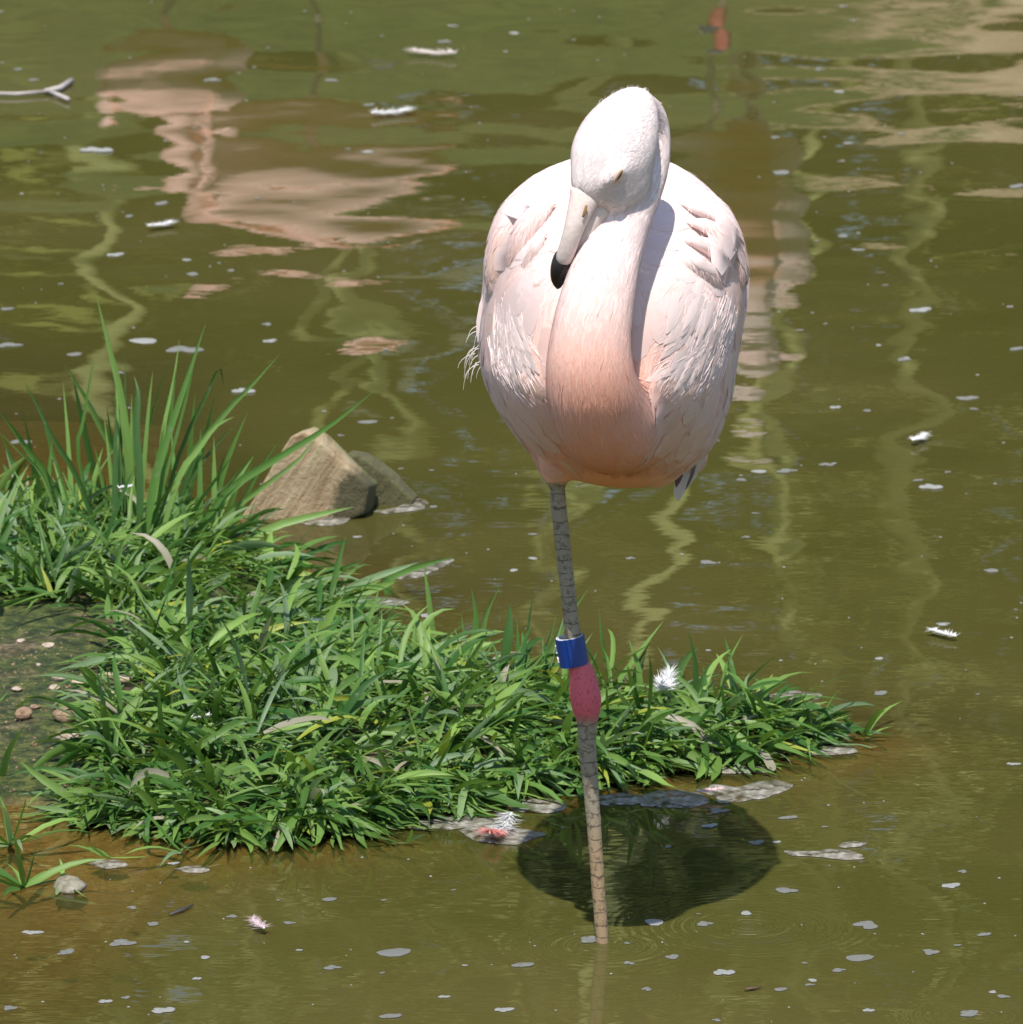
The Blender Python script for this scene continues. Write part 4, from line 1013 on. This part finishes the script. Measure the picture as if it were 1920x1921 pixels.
def disc_mesh(name, seed, n=14, wob=.22, dome=.12):
    r = np.random.default_rng(seed); a = np.linspace(0, 6.2832, n, endpoint=False)
    rr = 1 + wob * sum(np.sin(a * k + r.uniform(0, 6.28)) / k for k in (2, 3, 5)); V = []
    for s, z in ((1.0, 0.0), (.97, .5), (.72, .82), (.4, 1.0)):
        V += [(s * rr[i] * math.cos(a[i]), s * rr[i] * math.sin(a[i]), z * dome) for i in range(n)]
    V.append((0, 0, dome * .9)); Fc = []
    for k in range(3):
        for i in range(n): j = (i + 1) % n; Fc.append((k * n + i, k * n + j, (k + 1) * n + j, (k + 1) * n + i))
    for i in range(n): Fc.append((3 * n + i, 3 * n + (i + 1) % n, 4 * n))
    return mesh(name, V, Fc)
def raft_mesh(seed):
    r = np.random.default_rng(900 + seed); parts_ = []
    nb = (1, 2, 3, 5, 7, 4, 6, 9, 3, 5, 1, 8)[seed % 12]
    for b_ in range(nb):
        rr = r.uniform(.35, .6) if nb > 1 else 1.0; an = r.uniform(0, 6.28); dd = 0 if b_ == 0 else r.uniform(.3, .75)
        if b_ == 0 and nb > 1: rr = r.uniform(.5, .75)
        n = 10; a = np.linspace(0, 6.2832, n, endpoint=False); wob = 1 + .16 * np.sin(2 * a + r.uniform(0, 6)) + .10 * np.sin(3 * a + r.uniform(0, 6)); V = []
        for s_, z in ((1.0, 0.0), (.96, .06), (.75, .11), (.4, .14)):
            V += [(dd * 1.3 * math.cos(an) + s_ * rr * wob[i] * math.cos(a[i]), dd * .8 * math.sin(an) + s_ * rr * wob[i] * math.sin(a[i]), z * (.6 + .12 * b_) + .004 * b_) for i in range(n)]
        V.append((dd * 1.3 * math.cos(an), dd * .8 * math.sin(an), .15 * (.6 + .12 * b_) + .004 * b_)); Fc = []
        for k in range(3):
            for i in range(n): j_ = (i + 1) % n; Fc.append((k * n + i, k * n + j_, (k + 1) * n + j_, (k + 1) * n + i))
        for i in range(n): Fc.append((3 * n + i, 3 * n + (i + 1) % n, 4 * n))
        parts_.append((np.array(V), Fc))
    return mesh('foam_fleck', *join(parts_))
foam_meshes = [raft_mesh(s) for s in range(12)]
for i, fm in enumerate(foam_meshes): fm.materials.append((M_FOAM, M_FOAM2, M_FOAM)[i % 3])
listed = [(740, 1788, 31, .26), (310, 1897, 20, .3), (125, 1787, 17, .3), (232, 1770, 26, .25), (60, 1750, 16, .25), (978, 1811, 19, .3), (290, 1735, 14, .25), (350, 1768, 10, .3), (540, 1732, 12, .3), (618, 1817, 18, .25), (385, 1797, 10, .3),
    (245, 1703, 12, .25), (618, 1688, 13, .3), (200, 1880, 12, .3), (235, 1873, 11, .25), (20, 1892, 14, .3), (945, 1895, 15, .3), (730, 1907, 19, .3), (1110, 1765, 22, .3), (1400, 1714, 18, .35), (1470, 1671, 22, .3), (1318, 1735, 17, .3), (1228, 1731, 20, .28),
    (1617, 1735, 28, .28), (1613, 1798, 24, .3), (1362, 1826, 18, .4), (1260, 1797, 16, .3), (1748, 1787, 16, .35), (1783, 1662, 15, .4), (1845, 1754, 12, .35), (1822, 1904, 22, .28), (1863, 1862, 13, .3), (1880, 1870, 13, .3), (1570, 1822, 15, .25), (1525, 1840, 9, .3),
    (1210, 1856, 11, .4), (1465, 1857, 11, .4), (1632, 1897, 10, .4), (1417, 1582, 18, .28), (1350, 1522, 20, .25), (1330, 1550, 14, .25), (1475, 1535, 18, .2), (1655, 1302, 15, .3), (1650, 1236, 14, .3), (1325, 1055, 17, .3), (1470, 885, 22, .2), (1425, 885, 16, .2), (1545, 872, 16, .2),
    (1770, 1171, 13, .25), (1750, 915, 20, .3), (1810, 748, 25, .2), (1697, 675, 14, .25), (1725, 582, 20, .25), (1905, 655, 14, .3), (1470, 325, 20, .25), (1575, 172, 18, .22), (1453, 257, 10, .3), (1535, 130, 10, .6), (270, 640, 28, .22), (330, 657, 36, .22), (690, 792, 18, .22), (460, 735, 20, .3), (10, 580, 14, .3), (20, 648, 24, .18), (505, 640, 12, .3),
    (1905, 350, 16, .3), (1865, 1072, 18, .2), (1770, 1172, 16, .3), (1390, 900, 12, .3), (1180, 1048, 10, .3), (1000, 1048, 9, .3), (30, 830, 24, .2), (140, 665, 14, .3), (185, 283, 28, .2), (60, 150, 10, .4), (400, 150, 16, .25), (215, 478, 14, .3), (300, 382, 14, .3), (365, 515, 14, .25), (690, 285, 20, .2), (620, 150, 16, .2), (830, 78, 14, .3), (965, 62, 10, .3)]
r = np.random.default_rng(5)
allf = list(listed)
while len(allf) < 178:
    x, y = r.uniform(0, 1920), 1921 * r.random() ** 1.0
    p = on(x, y)
    if sdist(ISLET, np.array([p[0]]), np.array([p[1]]))[0] > -.06 or (860 < x < 1420 and 150 < y < 930) or (1015 < x < 1150 and y > 900): continue
    allf.append((x, y, r.uniform(4, 11) * (1 if r.random() < .85 else 1.5), r.uniform(.15, .4)))
for i, (x, y, s, asp) in enumerate(allf):
    p = on(x, y); hw = s * mpp(p[1])
    o = bpy.data.objects.new('foam_fleck', foam_meshes[(i * 7) % 12]); COL.objects.link(o)
    o.location = (p[0], p[1], .0006); o.scale = (hw, hw * np.clip(asp / .27, .55, 1.3), max(hw, .006) * .75); o.rotation_euler.z = 0.4 * math.sin(i)
    o['label'] = 'small grey bubbly foam fleck floating on the olive pond water'; o['category'] = 'foam fleck'; o['group'] = 'foam flecks adrift on the pond'
# dust on the water: far too many and too small to count
sets = []
nsp = 260; xy = np.stack([r.uniform(0, 1920, nsp), r.uniform(0, 1921, nsp)], 1)
for x, y in xy:
    p = on(x, y)
    if sdist(ISLET, np.array([p[0]]), np.array([p[1]]))[0] > -.03: continue
    s = r.uniform(.8, 2.6) * mpp(p[1]); k = 6; a_ = np.linspace(0, 6.2832, k, endpoint=False)
    v = np.concatenate([np.stack([p[0] + s * np.cos(a_) * r.uniform(.8, 1.8), p[1] + 2 * s * np.sin(a_), np.full(k, .0006)], 1), [[p[0], p[1], .0016]]])
    sets.append((v, [(i, (i + 1) % k, k) for i in range(k)]))
V, Fc = join(sets)
put('floating_specks', mesh('floating_specks', V, Fc), M_FOAM, kind='stuff', label='tiny pale specks scattered over the pond water', cat='specks')

def scum(px, py, pts, label, mat=None, name='scum_patch', h=.0014):
    """a thin floating mat: outline in photo pixels round its middle"""
    o = on(px, py); P = np.array([on(px + dx, py + dy) - o for dx, dy in pts])[:, :2]; n = len(P)
    P = spline(np.vstack([P, P[:1]]), n * 4)[:-1]; n = len(P)
    an_ = np.arctan2(P[:, 1], P[:, 0]); P = P * (1 + .16 * fbm(np.c_[np.cos(an_), np.sin(an_)] * 3, 2.2, int(px), 3))[:, None]
    V = np.vstack([np.c_[P, np.zeros(n)], np.c_[P * .97, np.full(n, h * .7)], np.c_[P * .6, np.full(n, h)], [[0, 0, h]]])
    Fc = []
    for k in range(2):
        for i in range(n): j = (i + 1) % n; Fc.append((k * n + i, k * n + j, (k + 1) * n + j, (k + 1) * n + i))
    for i in range(n): Fc.append((2 * n + i, 2 * n + (i + 1) % n, 3 * n))
    return put(name, mesh(name, V, Fc), mat or M_SCUM, label=label, cat='scum', group='scum patches along the islet', loc=(o[0], o[1], .0008))
scum(1400, 1486, [(-80, 0), (-60, -12), (-20, -8), (10, -14), (60, -20), (80, -4), (50, 8), (10, 16), (-30, 22), (-60, 14)], 'largest pale scum patch right of the leg, in full sun')
scum(1345, 1444, [(-70, 2), (-30, -8), (30, -10), (90, -2), (100, 6), (40, 8), (-20, 6)], 'pale scum strip tucked under the right end of the grass')
scum(1260, 1498, [(-70, 4), (-30, -12), (20, -14), (70, -2), (60, 14), (0, 18), (-50, 14)], 'shaded bluish scum patch right of the leg')
scum(1160, 1500, [(-60, 2), (-10, -10), (50, -6), (60, 6), (10, 12), (-40, 10)], 'shaded scum patch just behind the leg')
scum(1005, 1512, [(-60, 2), (-20, -12), (40, -10), (60, 2), (20, 14), (-40, 10)], 'scum patch left of the leg at the shadow edge')
scum(1548, 1604, [(-78, -6), (-20, -5), (10, -9), (60, -2), (72, 8), (30, 10), (-20, 4), (-60, 2)], 'long grey floating strip alone on open water at right')
scum(1600, 1585, [(-30, 2), (-6, -4), (28, -2), (10, 5), (-20, 6)], 'small foamy clot above the long grey strip')
scum(775, 1076, [(-60, 6), (-30, -6), (20, -8), (70, -26), (76, -22), (30, 2), (0, 10), (-40, 10)], 'grey scum with a trailing leaf behind the islet')
scum(700, 1130, [(-50, 2), (0, -8), (60, -2), (50, 8), (-20, 8)], 'pale scum between the log and the grass')
scum(745, 955, [(-50, 6), (0, -2), (40, -18), (56, -2), (20, 6), (-20, 9)], 'foamy film at the foot of the mossy log wedge')
scum(600, 978, [(-60, -6), (0, -4), (60, -8), (40, 6), (-20, 8)], 'foamy film along the foot of the tan log chunk')
scum(1480, 1306, [(-40, 2), (0, -8), (50, -4), (60, 6), (10, 8)], 'pale scum behind the right tip of the islet')
scum(1540, 1408, [(-50, 0), (0, -7), (60, -4), (70, 4), (10, 9), (-40, 6)], 'flat pale scum under the floating sprig at right')
scum(840, 1545, [(-90, 2), (-30, -10), (50, -12), (90, 0), (40, 10), (-50, 12)], 'muddy scum film along the front grass edge')
scum(640, 1552, [(-40, 0), (0, -7), (38, 0), (0, 8)], 'round scum patch under the front grass leaves')
scum(205, 1622, [(-40, 0), (0, -8), (36, 2), (0, 9)], 'round scum patch in the shallow water at left')
scum(365, 1632, [(-36, 0), (0, -6), (30, 2), (0, 7)], 'round scum patch below the islet sprig')
scum(910, 1560, [(-50, 0), (0, -12), (60, -4), (110, 6), (60, 24), (0, 22), (-30, 12)], 'thin grey film around the pink feather')

def feather(name, px, py, z, size, heading, label, vane=(.82, .81, .80), fluff=40, seed=0, tip=None, tilt=.2, group=None):
    o = on(px, py, z); r = np.random.default_rng(seed)
    root = put(name, None, label=label, cat='feather', loc=tuple(o), group=group)
    hd = np.array([math.cos(heading), math.sin(heading), 0]); sd_ = np.array([-hd[1], hd[0], 0])
    C_ = np.array([hd * size * (t - .5) + np.array([0, 0, .004 + tilt * size * (t - .5) ** 2]) for t in np.linspace(0, 1, 8)])
    put('shaft', mesh('shaft', *tube_w(C_, np.linspace(.0012, .0004, 8), np.linspace(.0012, .0004, 8), 6, (0, 0, 1))), M_FLUFF, root)
    n = fluff * 6; t = r.random(n); sg = np.where(r.random(n) < .5, 1, -1)
    P = hd[None] * (size * (t - .5))[:, None] + np.array([0, 0, .004]) + np.c_[np.zeros((n, 2)), tilt * size * (t - .5) ** 2]
    Dn = sd_[None] * sg[:, None] + hd[None] * r.uniform(.5, 2.2, n)[:, None] + r.normal(0, .45, (n, 3)); Nm = np.tile(np.array([0, 0, 1.0]), (n, 1)) + r.normal(0, .12 + .25 * (tilt > 1), (n, 3)); Dn[:, 2] *= .25 + (tilt > 1)
    col_ = np.tile(np.array(vane), (n, 1))
    if tip is not None: k_ = smooth(.45, .65, t)[:, None]; col_ = col_ * (1 - k_) + np.array(tip) * k_
    V, Q, C, NV = strands(P, Dn, unit(Nm), size * .30 * r.uniform(.4, 1.1, n), np.full(n, .0010), r.uniform(0, .003 + .010 * (tilt > 1), n), np.clip(col_ + r.normal(0, .03, (n, 1)), 0, .9), seed)
    put('vane', mesh('vane', V, Q, C), M_FEATHER, root, kind='stuff')
    return root
feather('feather', 1248, 1300, .07, .055, 1.3, 'fluffy white down feather caught in the grass right of the leg', fluff=90, seed=3, tilt=1.2)
feather('feather', 940, 1562, .004, .085, -1.9, 'white feather with a salmon pink end at the front grass edge', fluff=110, seed=4, tip=(.85, .33, .28), tilt=.5)
feather('feather', 1725, 828, .003, .045, 1.1, 'small white downy feather afloat at the right', fluff=40, seed=5)
feather('feather', 1772, 1194, .003, .045, 2.3, 'white feather scrap afloat at the far right middle', fluff=30, seed=6, tilt=.05)
feather('feather', 815, 104, .003, .085, 2.75, 'narrow pinkish white feather floating near the top of the pond', fluff=50, seed=7, vane=(.85, .74, .70))
feather('feather', 733, 216, .003, .075, .5, 'white feather floating upper left of the flamingo', fluff=50, seed=8)
feather('feather', 300, 427, .003, .05, .7, 'small white feather beside the pink mirror image at left', fluff=40, seed=9)
feather('feather', 375, 1352, .07, .025, .5, 'tiny white fluff caught among the left grass leaves', fluff=20, seed=10)
feather('feather', 600, 1170, .06, .025, .5, 'tiny white fluff in the grass below the log', fluff=20, seed=11)
feather('feather', 235, 920, .12, .02, .5, 'tiny white fluff high in the tall grass tuft', fluff=16, seed=12)
feather('feather', 1100, 892, .003, .04, .8, 'white scrap floating behind the thigh and breast', fluff=30, seed=13)
feather('feather', 485, 1742, .003, .045, 1.9, 'mauve pink fluff floating below the islet', fluff=30, seed=14, vane=(.55, .42, .45))
feather('feather', 1330, 1490, .005, .03, .2, 'pale pink petal like feather on the sunlit scum', fluff=24, seed=15, vane=(.80, .58, .58))

# forked twig near the top left, and a dark leaf sliver at the bottom
M_TWIG = simple_mat('bleached_twig', (.55, .50, .47), .7, .3, 40, .3, (.3, .25, .22))
o = on(100, 168)
tw = [tube_w(np.array([on(x, y, .006) - o for x, y in pth]), [w] * len(pth), [w] * len(pth), 8, (0, 0, 1)) for pth, w in (([(-40, 174), (30, 176), (90, 171)], .0032), ([(85, 171), (112, 165), (134, 151)], .0052), ([(92, 171), (110, 178), (128, 186)], .004))]
put('twig', mesh('twig', *join([(v - 0, f) for v, f in tw])), M_TWIG, label='pale forked twig floating at the upper left edge', cat='twig', loc=tuple(o))
o = on(335, 1708)
put('twig', mesh('twig', *tube_w(np.array([on(x, y, .003) - o for x, y in ((318, 1716), (338, 1708), (362, 1698))]), [.002, .004, .001], [.001, .0015, .001], 8, (0, 0, 1))), simple_mat('dark_leaf', (.05, .045, .04), .6), label='dark sliver of leaf afloat at the lower left', cat='twig', loc=tuple(o))
o = on(1412, 1855)
put('twig', mesh('twig', *tube_w(np.array([on(x, y, .003) - o for x, y in ((1398, 1856), (1412, 1854), (1427, 1852))]), [.002, .003, .001], [.001, .0015, .001], 8, (0, 0, 1))), simple_mat('brown_sliver', (.10, .06, .03), .6), label='thin brown sliver afloat at the bottom right of the leg', cat='twig', loc=tuple(o))

# ------------------------------------------------------------------ trees past the far bank (seen only in the water)
def leaf_mat(name):
    m, N, L, b, out = new_mat(name); a = attr(N, 'tint')
    L.new(a.outputs['Color'], b.inputs['Base Color']); b.inputs['Roughness'].default_value = .5
    tr = N.new('ShaderNodeBsdfTranslucent'); L.new(a.outputs['Color'], tr.inputs['Color']); mx = N.new('ShaderNodeMixShader'); mx.inputs[0].default_value = .3
    L.new(b.outputs[0], mx.inputs[1]); L.new(tr.outputs[0], mx.inputs[2]); L.new(mx.outputs[0], out.inputs['Surface']); return m
M_LEAF = leaf_mat('tree_leaf')
M_BARK = simple_mat('pale_bark', (.64, .66, .28), .85, .2, 5, .3, (.40, .42, .16), .02)
def leaf_cloud(P, size, cols, r):
    n = len(P); d1 = unit(r.normal(size=(n, 3))); d2 = unit(np.cross(d1, r.normal(size=(n, 3)))); s = size * r.uniform(.6, 1.3, (n, 1))
    V = np.stack([P - d1 * s, P + d2 * s * .45, P + d1 * s, P - d2 * s * .45], 1).reshape(-1, 3)
    return V, np.arange(n * 4).reshape(-1, 4), np.repeat(cols, 4, 0)
def tree(x, y, hgt, label, seed, nl=3600, bright=.22, crown_lo=.35, rx=2.2, girth=.12):
    r = np.random.default_rng(seed); z0 = float(bank_z(np.array([[x]]), np.array([[y]]))[0, 0])
    root = put('tree', None, label=label, cat='tree', group='trees beyond the far bank', loc=(x, y, z0))
    tr_ = np.array([[.25 * math.sin(t * 4 + seed), .2 * math.sin(t * 3 + seed * 2), t * hgt * .85 - .15] for t in np.linspace(0, 1, 14)])
    parts_ = [tube_w(tr_, np.linspace(girth, girth * .4, 14), np.linspace(girth, girth * .4, 14), 10, (0, 1, .1))]
    ends = []
    for i in range(13):
        t = r.uniform(crown_lo * .7, .95); p0 = np.array([np.interp(t * 13, np.arange(14), tr_[:, k]) for k in range(3)])
        az = r.uniform(0, 6.28); ln = rx * r.uniform(.6, 1.1) * (1.15 - .5 * t); el = r.uniform(.2, .9)
        pts = np.array([p0 + np.array([math.cos(az) * ln * s, math.sin(az) * ln * s, ln * math.tan(el) * s * .7 + .12 * math.sin(s * 6 + i)]) for s in np.linspace(0, 1, 7)])
        parts_.append(tube_w(pts, np.linspace(.055, .015, 7), np.linspace(.055, .015, 7), 8, (.1, .2, 1))); ends += list(pts[3:])
    put('trunk', mesh('trunk', *join(parts_)), M_BARK, root)
    ends = np.array(ends); i = r.integers(0, len(ends), nl); P = ends[i] + r.normal(0, 1, (nl, 3)) * np.array([.42, .42, .34]) * r.uniform(.3, 1.2, (nl, 1))
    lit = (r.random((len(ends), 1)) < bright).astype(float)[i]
    c = np.array((.035, .065, .012)) * (1 - lit) + np.array((.36, .38, .12)) * lit; c = c * r.uniform(.7, 1.3, (nl, 1))  # sunlit and shaded leaf clumps are put into the leaf colour
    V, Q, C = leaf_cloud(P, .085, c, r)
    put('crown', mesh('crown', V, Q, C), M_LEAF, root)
for a_ in [(-5.2, 17.5, 8.5, 'pale trunked tree out of frame, leftmost on the far bank', 1), (-2.7, 18.2, 7.0, 'pale trunked tree out of frame mirrored left of the flamingo', 2, 2400, .3, .45, 1.4, .06),
           (.30, 17.4, 9.0, 'slender pale tree out of frame mirrored below the flamingo', 3, 2200, .3, .62, 1.6, .065), (1.50, 18.0, 9.2, 'slender pale tree out of frame mirrored at lower right', 4, 2600, .9, .62, .9, .04),
           (-1.42, 17.0, 7.0, 'slim bright tree out of frame mirrored near the left edge', 13, 700, .7, .5, .8, .045), (-.78, 19.5, 7.5, 'slim bright tree out of frame mirrored behind the pink patch', 14, 700, .7, .5, .8, .04),
           (.52, 16.4, 7.0, 'slim bright tree out of frame mirrored just right of the leg', 15, 700, .7, .5, .8, .04), (1.05, 16.8, 6.6, 'slim bright tree out of frame mirrored at mid right', 16, 800, .7, .45, .9, .035),
           (-.25, 17.9, 6.0, 'young pale tree out of frame mirrored beside the left of the bird', 11, 900, .4, .5, .9, .05), (.75, 19.0, 7.0, 'young leaning tree out of frame mirrored right of the leg', 12, 1500, .5, .4, 1.2, .05),
           (5.6, 18.0, 9.0, 'pale trunked tree out of frame, rightmost on the far bank', 6), (-4.4, 23.5, 7.5, 'broad tree out of frame behind the left trees', 8), (3.2, 24.0, 11, 'taller tree out of frame behind the right trees', 9)]:
    tree(*a_)
r = np.random.default_rng(99)
nW = 42000; P = np.stack([r.uniform(-16, 16, nW), r.uniform(25, 32, nW), r.random(nW) * 14], 1)
P[:, 2] *= .9 + .1 * np.sin(P[:, 0] * .9) - .45 * np.exp(-((P[:, 0] + 1.5) / .8) ** 2)
P[:, 2] += bank_z(P[:, :1], P[:, 1:2])[:, 0]
kl = smooth(.18, .34, fbm(P * np.array([1.5, .6, 1.0]), 1.5, 17, 3))[:, None]  # mask for sunlit clumps among shaded ones, painted into the leaf tint
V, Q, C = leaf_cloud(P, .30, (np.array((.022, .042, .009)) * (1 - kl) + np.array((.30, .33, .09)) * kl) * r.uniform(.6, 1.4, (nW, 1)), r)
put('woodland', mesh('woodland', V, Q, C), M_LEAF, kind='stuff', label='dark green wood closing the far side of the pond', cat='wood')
